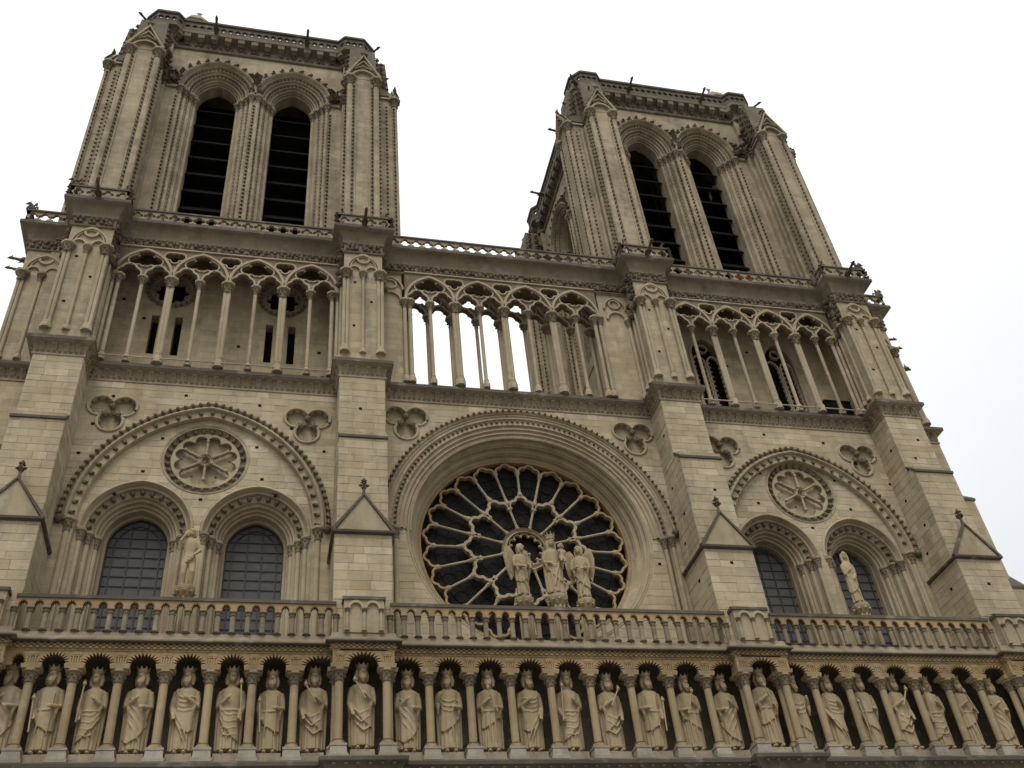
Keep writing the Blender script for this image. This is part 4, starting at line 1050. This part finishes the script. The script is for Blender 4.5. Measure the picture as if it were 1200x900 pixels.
def tower(cx,sx_,which):
    T=mesh_obj('tower',lowme,'tower_stone',CATH); T.location=(cx,TCY,0); T.scale=(sx_,1,1)
    for k in range(4):
        rz=k*pi/2
        w_=mesh_obj('tower_wall',FM['wall'],'tower_stone',T); w_.rotation_euler.z=rz
        for nm,key,mt in(('arch_mouldings','mo','tower_stone'),('crockets','ck','dark_stone'),('shafts','sh','tower_stone')):
            o=mesh_obj(nm,FM[key],mt,T); o.rotation_euler.z=rz
            if key=='ck': o['kind']='stuff'
        for px in(-6.47,6.47):
            R=Matrix.Rotation(rz,4,'Z'); v=R@Vector((px,0,0))
            for nm,key,mt in(('carved_stage','c','frieze_stone'),('pier','b','tower_stone'),('pier_shafts','s','tower_stone'),('pier_crockets','k','dark_stone')):
                o=mesh_obj(nm,PMs[key],mt,T); o.rotation_euler.z=rz; o.location=v
                if key=='k': o['kind']='stuff'
        for c in(-OC,OC):
            for j in range(9):
                v=R@Vector((c,-HW+1.35,45.1+1.58*j)); o=mesh_obj('louvre_board',lvm,'slate',T); o.location=v; o.rotation_euler.z=rz
            o=mesh_obj('louvre_frame_backing',brm,'interior',T); o.location=R@Vector((c,-HW+2.2,44.6)); o.rotation_euler.z=rz
            if k==0:
                o=mesh_obj('guard_rail',railm,'galvanised',T); o.location=R@Vector((c,-HW+.6,44.9)); o.rotation_euler.z=rz
        for gx,z,l in((-2.9,63.85,.66),(2.9,63.85,.66)):
            o=garg(T,0,0,0,rz,l); o.location=R@Vector((gx,-6.95,z))
        for gx,z in((-6.5,59.2),(6.5,59.2)):
            o=garg(T,0,0,0,rz+(-.5 if gx<0 else .5)*.6,.5); o.location=R@Vector((gx,-7.5,z+2.3))
            o=garg(T,0,0,0,rz,.5); o.location=R@Vector((gx*.85,-6.9,58.9))
        o=garg(T,0,0,0,rz+pi/4,.62); o.location=R@Vector((6.9,-6.9,63.7))
        o=chim(T,0,0,0,rz,.6); o.location=R@Vector((6.47,-7.7,60.6)); o=chim(T,0,0,0,rz,.6); o.location=R@Vector((-6.47,-7.7,60.6))
    mesh_obj('crown_cornice',CRm[0],'frieze_stone',T)
    for k,(x,y,a) in enumerate(CPOS): o=mesh_obj('corbel',CORB,'frieze_stone',T); o.location=(x,y,0); o.rotation_euler.z=a
    mesh_obj('frieze_leaves',CRm[2],'dark_stone',T,'stuff')
    for a,b in segs:
        mesh_obj('parapet',a,'dark_stone',T); mesh_obj('coping',b,'ledge_stone',T)
    o=mesh_obj('turret_roof',capm,'tower_stone',T); o.location=((-4.5,-5.1,0) if which==0 else (5.6,-5.0,0))
    return T
TL=tower(-14.02,1,0); TR=tower(14.11,.945,1)
# tower fronts seen behind the gallery
def slit(x,z0,z1,w): return [(x-w/2,z0),(x+w/2,z0),(x+w/2,z1),(x-w/2,z1)]
Yb=2.84
m=MB(); H=[slit(x,35.9,38.45,.36) for x in(-17.37,-16.27,-11.9,-10.8)]+[circ(x,40.3,.98,32) for x in(-16.82,-11.35)]
m.plate([[(-20.2,33.5),(-7.8,33.5),(-7.8,44.8),(-20.2,44.8)]]+H,Yb,Yb+.55); GW=obj('gallery_back_wall',m,'wall_stone',CATH)
for x in(-16.82,-11.35):
    m=MB(); m.sweep(lambda d:circ(x,40.3,1.0+d,36)+[(x+1.0+d,40.3)],[(.24,Yb)]+roll(.22,Yb-.08,.06,Yb-.08)+[(.04,Yb-.02)]+roll(.02,Yb-.03,-.14,Yb+.05)+[(-.15,Yb+.3)]); o=obj('roundel_ring',m,'carved_stone',GW,40)
    m=MB(); bead_row(m,circ(x,40.3,1.18,36),.3,Yb-.08,.1,0,True); obj('bead_row',m,'frieze_stone',o,None,'stuff')
    m=MB(); m.ribbon(nfoil(x,40.3,8,.64,.24,0,72),.1,Yb+.12,Yb+.3,True); obj('foil_tracery',m,'carved_stone',o)
m=MB(); H=[]; lan=[]
for c in(11.75,16.2):
    for s in(-1,1): lan.append((c+s*.45,.36)); 
    H.append(parch(c,.88,38.8,1.5,10,34.4))
m.plate([[(8.1,33.5),(20.1,33.5),(20.1,44.8),(8.1,44.8)]]+H,Yb,Yb+.5); GW2=obj('gallery_back_wall',m,'wall_stone',CATH)
for c in(11.75,16.2):
    m=MB(); m.ribbon(parch(c,.9,38.8,1.52,10,34.4),.16,Yb-.08,Yb+.1)
    for s in(-1,1): m.ribbon(parch(c+s*.43,.37,38.4,.6,8,34.4),.09,Yb+.1,Yb+.25)
    m.ribbon(circ(c,39.5,.28,16),.08,Yb+.1,Yb+.25,True); o=obj('lancet_window',m,'smooth_stone',GW2)
    m=MB()
    for s in(-1,1):
        for q in(-.32,.32):
            for k in range(12): m.octa((c+s*.43+q*.9,Yb+.1,34.7+k*.34),(.1,.06,.1))
    obj('crockets',m,'carved_stone',o,None,'stuff')
for x0_,x1_ in((8.2,20),(-20,-7.9)): m=MB(); m.box(x0_,x1_,Yb+.62,Yb+.72,33.6,43); obj('inner_dark',m,'interior',CATH)  # black sheets stand for the unlit space behind the openings
for x in(18.15,19.2):
    m=MB(); m.box(x-.42,x+.42,2.2,2.8,34.3,35.6); m.box(x-.45,x+.45,2.15,2.82,35.6,35.66)
    for k in range(5): m.box(x-.36,x+.36,2.185,2.2,34.5+k*.2,34.6+k*.2)
    o=obj('equipment_cabinet',m,'slate')
    o['label']='black louvred cabinet in the lancet-window gallery, '+('nearer the lancets' if x<18.5 else 'against the end column'); o['category']='cabinet'; o['group']='cabinets in the gallery'
# orange netting bundle at the foot of the louvres
m=MB(); rr=random.Random(2)
for k in range(30): m.ball((16.1+rr.uniform(-.7,.7),3.5+rr.uniform(-.15,.15),46.55+rr.uniform(-.1,.3)),(rr.uniform(.12,.28),rr.uniform(.1,.2),rr.uniform(.08,.2)),7,5)
o=obj('netting_bundle',m,'netting_orange',None,50); o['label']='crumpled orange netting lying at the foot of a tower louvre opening'; o['category']='netting'
# thin posts on the parapet terraces
pm=MB(); pm.lathe(0,0,[(.03,0),(.03,1.3)],6); pm.ball((0,0,1.3),.05,6,5); pm.box(-.1,.1,-.1,.1,0,.05); postm=pm.mesh('rail_post')
for i,(x,y) in enumerate(((BX[1]-.75,.2),(BX[1]+.8,.2),(BX[2]-.8,.2),(BX[2]+.7,.2))):
    o=mesh_obj('rail_post',postm,'galvanised'); o.location=(x,y,43.05); o['label']='thin pale metal post on the buttress between %s, %s'%(('nude-man bay and rose','rose and robed-figure bay')[i//2],('away from rose','towards rose','towards rose','away from rose')[i]); o['category']='post'; o['group']='metal posts on the terraces'

# putlog holes: black plates on the wall stand in for their dark depth
ph=MB(); ph.box(-.07,.07,-.012,.05,-.07,.07); phm=ph.mesh('putlog_black_plate')
def putlog(x,y,z,rz=0,sc=1.): o=mesh_obj('putlog_black_plate',phm,'interior',CATH); o.location=(x,y,z); o.rotation_euler.z=rz; o.scale=(sc,1,sc*.85)
pr=random.Random(9)
for c,s in((CL,1),(CR,-1)):
    for dx,z in((-4.9,30.4),(-4.3,32.0),(2.1,32.0),(3.6,30.8),(-1.2,32.3),(5.1,29.6),(-5.2,28.8)): putlog(c+dx*.98,YW-.012,z)
    for dx,z in((-2.6,28.2),(2.55,28.1),(3.2,27.3),(-3.6,27.0),(0,26.9),(2.2,29.8),(-2.0,30.0)): putlog(c+dx*.95,YW+.228,z)
for x,z in((-5.9,24.0),(5.9,24.6),(-5.8,22.0)): putlog(x,YW+.238,z)
for b,y,z in((8.0,-.865,23.2),(20.23,-.865,22.6),(-7.6,-.012,31.0),(8.3,-.535,27.2),(20.6,-.012,31.4),(20.0,-.012,30.2)): putlog(b,y,z)
for b in BX[2:]:
    for y,z in((.5,31.0),(.9,28.2),(.3,26.4),(.9,25.2)): putlog(b-W-.004,y,z,-pi/2)
    for y,z in((.2,22.9),(.9,21.6)): putlog(b-1.14,y,z,-pi/2)
for x in(-19.0,-17.9,-14.2,-9.4,-13.3,-9.2,12.9,14.4,17.6): putlog(x,Yb-.012,pr.choice([35.2,36.8,38.2,39.4]),0,1.1)
for b in BX:
    for dx,z in((-.42,36.2),(.42,37.9),(-.4,39.2)): putlog(b+dx,.05,z,0,.9)
# ------------------------------------------------------------------ statues
def remesh(mb,vox,name,smooth_it=2):
    me=mb.mesh('tmp'); ob=bpy.data.objects.new('tmp',me); COL.objects.link(ob)
    md=ob.modifiers.new('r','REMESH'); md.mode='VOXEL'; md.voxel_size=vox
    s=ob.modifiers.new('s','SMOOTH'); s.iterations=smooth_it; s.factor=.5
    dg=bpy.context.evaluated_depsgraph_get(); out=bpy.data.meshes.new_from_object(ob.evaluated_get(dg)); out.name=name
    bpy.data.objects.remove(ob); out.shade_smooth(); out.materials.clear(); return out
def head(m,cx,cy,z,yaw=0,beard=True,sc=1.,hair=.5):
    M=Matrix.Rotation(yaw,3,'Z')
    def P(x,y,zz): v=M@Vector((x*sc,y*sc,zz*sc)); return (cx+v.x,cy+v.y,z+v.z)
    m.ball(P(0,0,.0),(.165*sc,.195*sc,.235*sc),14,10,M)
    m.ball(P(0,-.10,-.10),(.115*sc,.11*sc,.13*sc),10,8,M)                      # jaw
    m.tube([P(0,-.175,.07),P(0,-.225,-.035)],[.026*sc,.048*sc],6)              # nose
    for s in(-1,1):
        m.tube([P(s*.03,-.185,.075),P(s*.12,-.15,.07)],.024*sc,6)              # brow
        m.ball(P(s*.075,-.155,.03),(.026*sc,.02*sc,.018*sc),6,5)
        m.ball(P(s*.155,-.02,-.02),(.035*sc,.055*sc,.06*sc),6,5)               # ear / hair
        m.tube([P(s*.15,.03,.12),P(s*.19,.03,-.08),P(s*.17,-.0,-.08-.28*hair)],[.07*sc,.085*sc,.06*sc],8)
    m.tube([P(-.05,-.18,-.085),P(.05,-.18,-.085)],.018*sc,6)                   # lips
    m.ball(P(0,.09,-.08),(.17*sc,.14*sc,.25*sc),10,8,M)
    if beard:
        m.tube([P(0,-.15,-.13),P(0,-.17,-.24),P(0,-.14,-.36)],[.09*sc,.10*sc,.05*sc],8)
        for s in(-1,1): m.tube([P(s*.11,-.11,-.05),P(s*.09,-.15,-.2),P(s*.04,-.17,-.33)],[.05*sc,.055*sc,.03*sc],6)
def hand(m,p,d,r=.06):
    p=Vector(p); d=Vector(d).normalized(); a=d.cross(Vector((0,-1,.2))).normalized(); b=d.cross(a)
    m.ball(tuple(p),(r*1.1,r*.9,r*1.1),8,6)
    for k in range(4):
        o=a*(k-1.5)*r*.55; L=(1.5,1.75,1.7,1.35)[k]*r
        q=p+d*r*.6+o; m.tube([tuple(q),tuple(q+d*L*.6),tuple(q+d*L*.9+b*r*.5)],[r*.36,r*.33,r*.26],6)
    q=p-a*r*.9; m.tube([tuple(q),tuple(q+d*r*.7-a*r*.35),tuple(q+d*r*1.2-a*r*.15)],[r*.4,r*.36,r*.28],6)
def robe(m,z0,z1,prof,folds,seed,lean=0.,hem=None):
    """pleated gown; an over-garment with its own slanting hem lies on top of it"""
    r=random.Random(seed); ph=[r.uniform(0,6.28) for _ in range(6)]; n=96
    def R(z):
        for (za,a,b),(zb,c,d_) in zip(prof[:-1],prof[1:]):
            if z<=zb: t=max(0,(z-za)/(zb-za)); t=t*t*(3-2*t); return a+(c-a)*t,b+(d_-b)*t
        return prof[-1][1:]
    rings=[]
    for q in range(37):
        z=z0+(z1-z0)*q/36; rx_,ry_=R(z); t=(z-z0)/(z1-z0); amp=max(0,1-t*1.0)*.20+.01; ring=[]
        for i in range(n):
            a=2*pi*i/n
            w=(abs(sin(a*folds/2+ph[0]+.25*sin(z*1.1+ph[1])))**.6-.72)*amp+.3*amp*sin(a*(folds*.5+2)+ph[2]+z*.7)
            zz=z+(.07*(1-sin(a))*.5 if q==0 else 0)
            ring.append((rx_*.96*(1+w)*cos(a)+lean*(z-z0),ry_*.96*(1+w)*sin(a)+.02,zz))
        rings.append(ring)
    m.loft(rings)
    hb,hs,hp=hem or (r.uniform(.95,1.35),r.uniform(.3,.55),r.choice([-1,1])*r.uniform(.5,1.3))
    rings=[]
    for q in range(26):
        ring=[]
        for i in range(n):
            a=2*pi*i/n; zh=hb+hs*sin(a+hp)+.02*sin(a*7+ph[3]); t=q/25
            z=zh+(2.45-zh)*t; rx_,ry_=R(z); k=max(0,1-t*1.2)
            w=(.10*k+.03)*(abs(sin(a*4.5+ph[4]+.9*t))**.7-.55)+.03*k*sin(a*9+ph[5]+3*t)
            e=.045*(1-.5*t) if q<25 else -.05
            ring.append(((rx_*(1+w)+e)*cos(a)+lean*(z-z0),(ry_*(1+w)+e)*sin(a)+.02,z))
        rings.append(ring)
    m.loft(rings)
    return R
def drape(m,R,pts,rad=.04,n=9,push=.0):
    """a fold that follows the front of the robe; pts = (angle,z)"""
    out=[]
    for k in range(len(pts)-1):
        for i in range(n):
            t=i/n; a=pts[k][0]+(pts[k+1][0]-pts[k][0])*t; z=pts[k][1]+(pts[k+1][1]-pts[k][1])*t
            rx_,ry_=R(z); out.append(((rx_+.045)*cos(a),(ry_+.045)*sin(a)+.02,z))
    m.tube(out,[rad*(.6+.4*sin(pi*min(1,max(0,i/(len(out)-1))))) for i in range(len(out))],6)
ROBE=[(.16,.37,.28),(.5,.355,.275),(1.2,.34,.265),(1.65,.325,.25),(2.0,.355,.25),(2.26,.40,.235),(2.40,.36,.20),(2.50,.19,.15),(2.62,.12,.12)]
F=-pi/2
def person(seed,arms,drapes,yaw=0.,beard=True,folds=11,cloak=True,hair=.6,lean=0.,feet=True,belt=False):
    m=MB(); R=robe(m,.16,2.62,ROBE,folds,seed,lean)
    if feet:
        for s in(-1,1): m.ball((s*.16,-.26,.09),(.085,.2,.08),10,6)
    if cloak:   # mantle falling behind and at the sides
        for s in(-1,1):
            P=[(s*.36,.04,2.36),(s*.44,.10,1.9),(s*.42,.10,1.2),(s*.40,.08,.55),(s*.41,.06,.25)]
            m.tube(P,[.06,.08,.08,.085,.06],8); m.tube([(x-s*.06,y-.12,z) for x,y,z in P[1:]],[.03,.04,.045,.03],6)
    m.tube([(0,0,2.5),(0,-.02,2.75)],[.13,.11],10)
    for s,(elb,hnd) in zip((-1,1),arms):
        sh=(s*.36,0,2.31)
        m.tube([sh,((sh[0]+elb[0])/2+s*.02,(sh[1]+elb[1])/2,(sh[2]+elb[2])/2),elb,((elb[0]*.5+hnd[0]*.5),(elb[1]*.5+hnd[1]*.5),(elb[2]*.5+hnd[2]*.5)),hnd],[.125,.118,.105,.09,.062],10)
        e=Vector(elb); h=Vector(hnd)
        m.tube([tuple(e+(h-e)*.25),tuple(e+(h-e)*.35+Vector((0,.02,-.22))),tuple(e+(h-e)*.3+Vector((0,.05,-.42)))],[.10,.075,.03],8)  # sleeve
        hand(m,hnd,(h-e),.062)
    for D in drapes: drape(m,R,D[0],D[1] if len(D)>1 else .04)
    if belt: drape(m,R,[(F-1.5,1.62),(F,1.56),(F+1.5,1.62)],.035)
    head(m,0,-.06,2.85,yaw,beard,1.07,hair)
    return m
U=lambda z,d,w=1.15,sl=0.:[(F-w,z+sl),(F-w*.5,z-d*.7),(F,z-d),(F+w*.5,z-d*.7),(F+w,z-sl)]
chestL=((-.44,-.06,1.74),(-.06,-.40,1.98)); downL=((-.46,-.02,1.74),(-.36,-.28,1.34))
chestR=((.44,-.06,1.74),(.06,-.40,1.98)); downR=((.46,-.02,1.74),(.36,-.28,1.34)); midR=((.45,-.05,1.72),(.16,-.42,1.66)); midL=((-.45,-.05,1.72),(-.16,-.42,1.66))
upR=((.47,-.10,1.82),(.36,-.36,2.12))
KV=[ # arms, drapes, head yaw, item
 dict(arms=(downL,chestR),dr=[(U(2.25-.16*k,.25,1.2,.2),.026) for k in range(4)]+[([(F-.9,1.5),(F,1.0),(F+.6,.45)],.032),([(F-.9,1.3),(F-.1,.8),(F+.3,.4)],.032)],yaw=-.2,item=None,txt='one hand laid on the chest and the other holding the gown'),
 dict(arms=(downL,chestR),dr=[([(F-1,1.55),(F-.2,1.3),(F+.8,1.5)],.032),([(F-1,1.35),(F-.1,1.0),(F+.9,1.3)],.032),([(F-.9,1.1),(F+.1,.7),(F+.9,.9)],.032)],yaw=.15,item=((-.30,-.44,2.45),(.10,-.46,1.75)),txt='a short sceptre slanting across the chest'),
 dict(arms=(midL,upR),dr=[(U(2.2-.18*k,.3,1.3,-.25),.026) for k in range(3)]+[([(F-.3,1.6),(F-.25,1.0),(F-.35,.4)],.032)],yaw=.3,item=None,txt='gathered mantle folds held up in front of the chest'),
 dict(arms=(downL,midR),dr=[([(F-.5,2.2),(F-.45,1.5),(F-.5,.6)],.032),([(F+.5,2.2),(F+.6,1.5),(F+.5,.6)],.032)],yaw=-.1,item=((-.44,-.38,1.95),(-.36,-.42,.75)),txt='a long staff held low at its side'),
 dict(arms=(chestL,downR),dr=[(U(1.60-.24*k,.22,.9,.15),.026) for k in range(4)],yaw=.1,item=((.34,-.42,2.5),(.42,-.36,1.15)),txt='an upright sceptre held beside the shoulder'),
 dict(arms=(chestL,midR),dr=[([(F-1,2.1),(F,1.75),(F+.9,1.2)],.032),([(F-1,1.9),(F,1.5),(F+.9,.95)],.032),([(F-.9,1.6),(F,1.2),(F+.7,.7)],.032),([(F-.8,1.25),(F,.85),(F+.5,.45)],.032)],yaw=-.3,item=None,txt='a mantle wrapped diagonally from shoulder to knee'),
 dict(arms=(midL,chestR),dr=[([(F-.4,1.5),(F-.3,1.0),(F-.35,.35)],.032),([(F+.2,1.55),(F+.25,1.0),(F+.2,.35)],.032)],yaw=.25,item=((.10,-.50,2.35),(-.22,-.48,1.45)),txt='a rod resting across both hands'),
]
KM=[]
for i,k in enumerate(KV):
    body=remesh(person(20+i,k['arms'],k['dr'],k['yaw'],i!=4,16+2*(i%4),True,.7,0.,True,i in(3,4,6)),.021,'body')
    it=None
    if k['item']:
        a,b=k['item']; mm=MB(); mm.tube([a,b],.032,8); mm.ball(a,(.075,.075,.09),8,6); mm.octa((a[0],a[1],a[2]+.1),.06); it=mm.mesh('sceptre',50)
    KM.append((body,it))
cr=MB(); n=32; r_=[]
for z,ra in((0,.195),(.06,.205),(.07,.20),(.13,.215)):
    r_.append([(ra*cos(2*pi*i/n),ra*1.08*sin(2*pi*i/n),z) for i in range(n)])
r_.append([((.225+(.015 if i%4==0 else 0))*cos(2*pi*i/n),(.243+(.015 if i%4==0 else 0))*sin(2*pi*i/n),.13+(.13 if i%4==0 else .02 if i%4==2 else .06)) for i in range(n)])
cr.loft(r_,False); r2=[[(x*.86,y*.86,z) for x,y,z in q] for q in r_]; cr.loft(r2,False)
cr.loft([r_[-1],r2[-1]],False); cr.ball((0,0,.02),(.19,.2,.09),12,6)
for i in range(8): a=2*pi*i/8; cr.octa((.235*cos(a),.25*sin(a),.26),(.045,.045,.032)); cr.octa((.208*cos(a+.39),.222*sin(a+.39),.032),(.03,.03,.03))
crm=cr.mesh('crown',40)
pl=MB(); pl.frust(0,-.02,-.36,-.24,.46,.42,.46,.42); pl.frust(0,-.02,-.24,.02,.43,.38,.41,.36); plm=pl.mesh('plinth')
ordn=['first','second','third','fourth','fifth','sixth','seventh','eighth','ninth']
WHO=['the outer buttress of the nude-man bay','the buttress between nude-man bay and rose','the buttress between rose and robed-figure bay','the outer buttress of the robed-figure bay']
seq=[0,1,6,2,5,3,4,5,0,4,3,1,5,2,6,0,4,1,3,6,5,2,0,3,1,4,6,5,2,0]
kr=random.Random(11); cnt=0
def king(x,y,z,v,label,sc):
    global cnt
    K=empty('king_statue',(x,y,z),label,'statue','statues in the kings gallery')
    mir=-1 if kr.random()<.45 else 1
    K.rotation_euler.z=kr.uniform(-.10,.10)
    b=mesh_obj('body',KM[v][0],'statue_stone',K); b.scale=(mir*sc*.93,sc,sc)
    c=mesh_obj('crown',crm,'statue_stone',K); c.location=(0,-.045*sc,2.98*sc); c.scale=(.95*sc,.95*sc,.74*sc); c.rotation_euler=(kr.uniform(-.05,.032),0,mir*KV[v]['yaw'])
    if KM[v][1]: s_=mesh_obj('sceptre',KM[v][1],'statue_stone',K); s_.scale=(mir*sc*.93,sc,sc)
    p=mesh_obj('plinth',plm,'carved_stone',K)
    cnt+=1
VV=iter(seq)
KZ=15.24
def lab(v,where): 
    t='crowned stone king, '+KV[v]['txt']+', '+where
    return t
for bi,b in enumerate(BX):
    v=next(VV); king(b,-.52,KZ,v,'crowned stone king below '+WHO[bi],1.02)
SH=['outer-corner buttress of the nude-man bay','nude-man side of the rose bay','rose side of the robed-figure bay']
for i in range(3):
    for j,x in enumerate(KFIX[i]):
        v=next(VV)
        nm=['nude-man bay','rose','robed-figure bay'][i]
        fr=['its outer buttress','the nude-man bay','the rose'][i]
        king(x+kr.uniform(-.03,.03),-.22,KZ,v,'crowned stone king under the %s, %s king from %s'%(nm,ordn[j],fr),kr.uniform(.965,1.01))
# statues on the upper gallery
def pedestal(parent,z0,z1,r):
    m=MB(); m.lathe(0,0,[(r*.75,z0),(r*.75,z0+.2),(r*.55,z0+.3),(r*.55,z1-.45),(r*.7,z1-.4),(r*.95,z1-.15),(r,z1-.1),(r,z1)],8,pi/8)
    for k in range(8): a=k*pi/4; m.lathe(r*.62*cos(a),r*.62*sin(a),[(.05,z0+.3),(.05,z1-.45)],6); m.octa((r*.9*cos(a),r*.9*sin(a),z1-.25),.09)
    obj('pedestal',m,'statue_stone',parent,40)
# crowned woman with child
E_=empty('woman_and_child_statue',(.38,0,19.44),'stone crowned woman holding a child on her arm, before the rose window','statue')
pedestal(E_,0,2.36,.42)
m=person(77,(((-.46,-.06,1.75),(-.22,-.34,1.62)),((.50,-.08,1.78),(.34,-.34,1.95))),[([(F-1,1.75),(F,1.45),(F+1,1.7)],.03),([(F+.9,1.8),(F+.1,1.1),(F-.3,.4)],.06),([(F+.9,1.5),(F+.4,.9),(F+.1,.3)],.032),([(F-.6,1.3),(F-.5,.8),(F-.55,.2)],.04)],.1,False,10,True,1.3,0,True,True)
b=mesh_obj('body',remesh(m,.022,'body'),'statue_stone',E_); b.location=(0,0,2.34); b.scale=(.82,.86,.90)
c=mesh_obj('crown',crm,'statue_stone',E_); c.location=(0,-.04,2.34+2.99*.9); c.scale=(.9,.9,1.05)
m=MB(); m.tube([(.36,-.32,1.82),(.38,-.32,2.1),(.38,-.33,2.33)],[.15,.15,.10],10); m.tube([(.3,-.42,1.85),(.28,-.5,1.62)],[.08,.05],8); m.tube([(.44,-.4,1.85),(.46,-.46,1.6)],[.08,.05],8); m.tube([(.28,-.38,2.26),(.18,-.46,2.12),(.12,-.5,2.2)],[.06,.05,.035],8); m.tube([(.48,-.36,2.26),(.54,-.44,2.1)],[.06,.04],8)
head(m,.38,-.34,2.52,.15,False,.62,.2)
b=mesh_obj('child',remesh(m,.018,'child'),'statue_stone',E_); b.location=(0,0,2.34); b.scale=(.90,.90,.90)
def angel(x,lab_,mir,item):
    E=empty('angel_statue',(x,.0,19.44),lab_,'statue'); pedestal(E,0,2.22,.38)
    m=person(90+mir,(((-.46,-.06,1.75),(-.12,-.44,1.62)),((.48,-.08,1.74),(.14,-.46,1.72))),[([(F-.8,2.1),(F,1.6),(F+.9,1.3)],.03),([(F-.9,1.5),(F+.1,1.1),(F+.9,.9)],.032),([(F-.6,1.1),(F,.7),(F+.4,.3)],.032)],.5,False,10,False,.9)
    b=mesh_obj('body',remesh(m,.022,'body'),'statue_stone',E); b.location=(0,0,2.2); b.scale=(mir*.76,.8,.84); b.rotation_euler.z=mir*.35
    for s in(-1,1):
        w_=MB(); n=9; rows=[]
        out=[(.12,.20,2.25),(.38,.24,2.75),(.60,.26,2.72),(.70,.26,2.2),(.62,.24,1.55),(.46,.2,1.0),(.32,.2,1.3),(.16,.18,1.8)]
        k=len(out); f_=[(s*a,b2-.05,z) for a,b2,z in out]; g_=[(s*a,b2+.05,z) for a,b2,z in out]
        w_.add(f_+g_,[tuple(range(k)),tuple(range(2*k-1,k-1,-1))]+[(i,(i+1)%k,k+(i+1)%k,k+i) for i in range(k)])
        for q in range(5): t=q/5; w_.tube([(s*(.24+.36*t),.16,2.4+.2*t),(s*(.34+.3*t),.15,1.8),(s*(.36+.2*t),.13,1.15+.3*t)],[.02,.03,.015],5)
        o=obj('wing',w_,'statue_stone',E,40); o.location=(0,0,2.2); o.scale=(.9,.9,.92); o.rotation_euler.z=mir*.35
    if item:
        w_=MB(); w_.lathe(.0,0,[(.06,0),(.08,.1),(.03,.16),(.03,.6),(.08,.66),(.05,.72)],8); o=obj('candlestick',w_,'statue_stone',E,40); o.location=(mir*.30,-.38,3.42)
    return E
angel(-1.0,'stone angel with raised wing holding a candlestick, standing before the rose hub',1,True)
angel(1.55,'stone angel with empty clasped hands beside the crowned woman and child statue',-1,False)
def nude(lean):
    m=MB()
    hip=(0,0,1.30)
    m.loft([[(rx_*cos(2*pi*i/24)+ox,ry_*sin(2*pi*i/24)+oy,z) for i in range(24)] for z,rx_,ry_,ox,oy in((1.12,.24,.19,0,0),(1.28,.27,.20,.02,0),(1.45,.235,.17,.02,0),(1.62,.215,.155,.0,0),(1.85,.265,.175,-.01,0),(2.08,.30,.18,-.02,0),(2.22,.27,.15,-.02,0),(2.30,.13,.11,-.02,0))])
    m.tube([(-.13,0,1.22),(-.15,-.05,.66),(-.15,.02,.40),(-.14,.02,.1)],[.155,.115,.12,.07],10); m.tube([(.13,0,1.22),(.2,-.14,.68),(.17,-.04,.38),(.2,.0,.1)],[.155,.115,.12,.07],10)
    m.ball((-.14,-.1,.06),(.08,.18,.06),8,6); m.ball((.2,-.12,.06),(.08,.18,.06),8,6)
    m.tube([(-.29,0,2.14),(-.42,-.06,1.78),(-.36,-.2,2.12),(-.24,-.24,2.34)],[.10,.085,.07,.05],10); hand(m,(-.22,-.24,2.38),(.2,0,.4),.055)
    m.tube([(.26,0,2.14),(.38,-.02,1.75),(.18,-.24,1.42)],[.10,.085,.055],10); hand(m,(.14,-.26,1.36),(-.3,-.1,-.4),.055)
    for k in range(7): m.ball((.02+.06*(k%3),-.22,1.22+.05*(k%4)),(.06,.05,.06),6,5)
    m.tube([(-.02,0,2.25),(0,-.02,2.45)],[.1,.09],8); head(m,0,-.04,2.58,.25,False,.88,.5)
    return m
A=empty('nude_man_statue',(CL-.0,.0,19.44),'weathered stone nude man with one raised hand, on pedestal between twin windows','statue')
pedestal(A,0,2.28,.40); b=mesh_obj('body',remesh(nude(0),.019,'body'),'statue_stone',A); b.location=(0,0,2.26); b.scale=(.95,.95,.95)
A=empty('robed_statue',(CR-.1,.0,19.44),'slender robed stone figure on pedestal between twin windows','statue')
pedestal(A,0,2.35,.40)
m=person(55,(((-.36,-.06,1.75),(-.08,-.34,1.95)),((.36,-.06,1.75),(.04,-.36,1.45))),[([(F-.8,1.7),(F,1.3),(F+.8,1.0)],.03),([(F-.7,1.2),(F,.8),(F+.5,.4)],.03)],-.2,False,9,False,1.6)
b=mesh_obj('body',remesh(m,.02,'body'),'statue_stone',A); b.location=(0,0,2.33); b.scale=(.66,.7,.88)
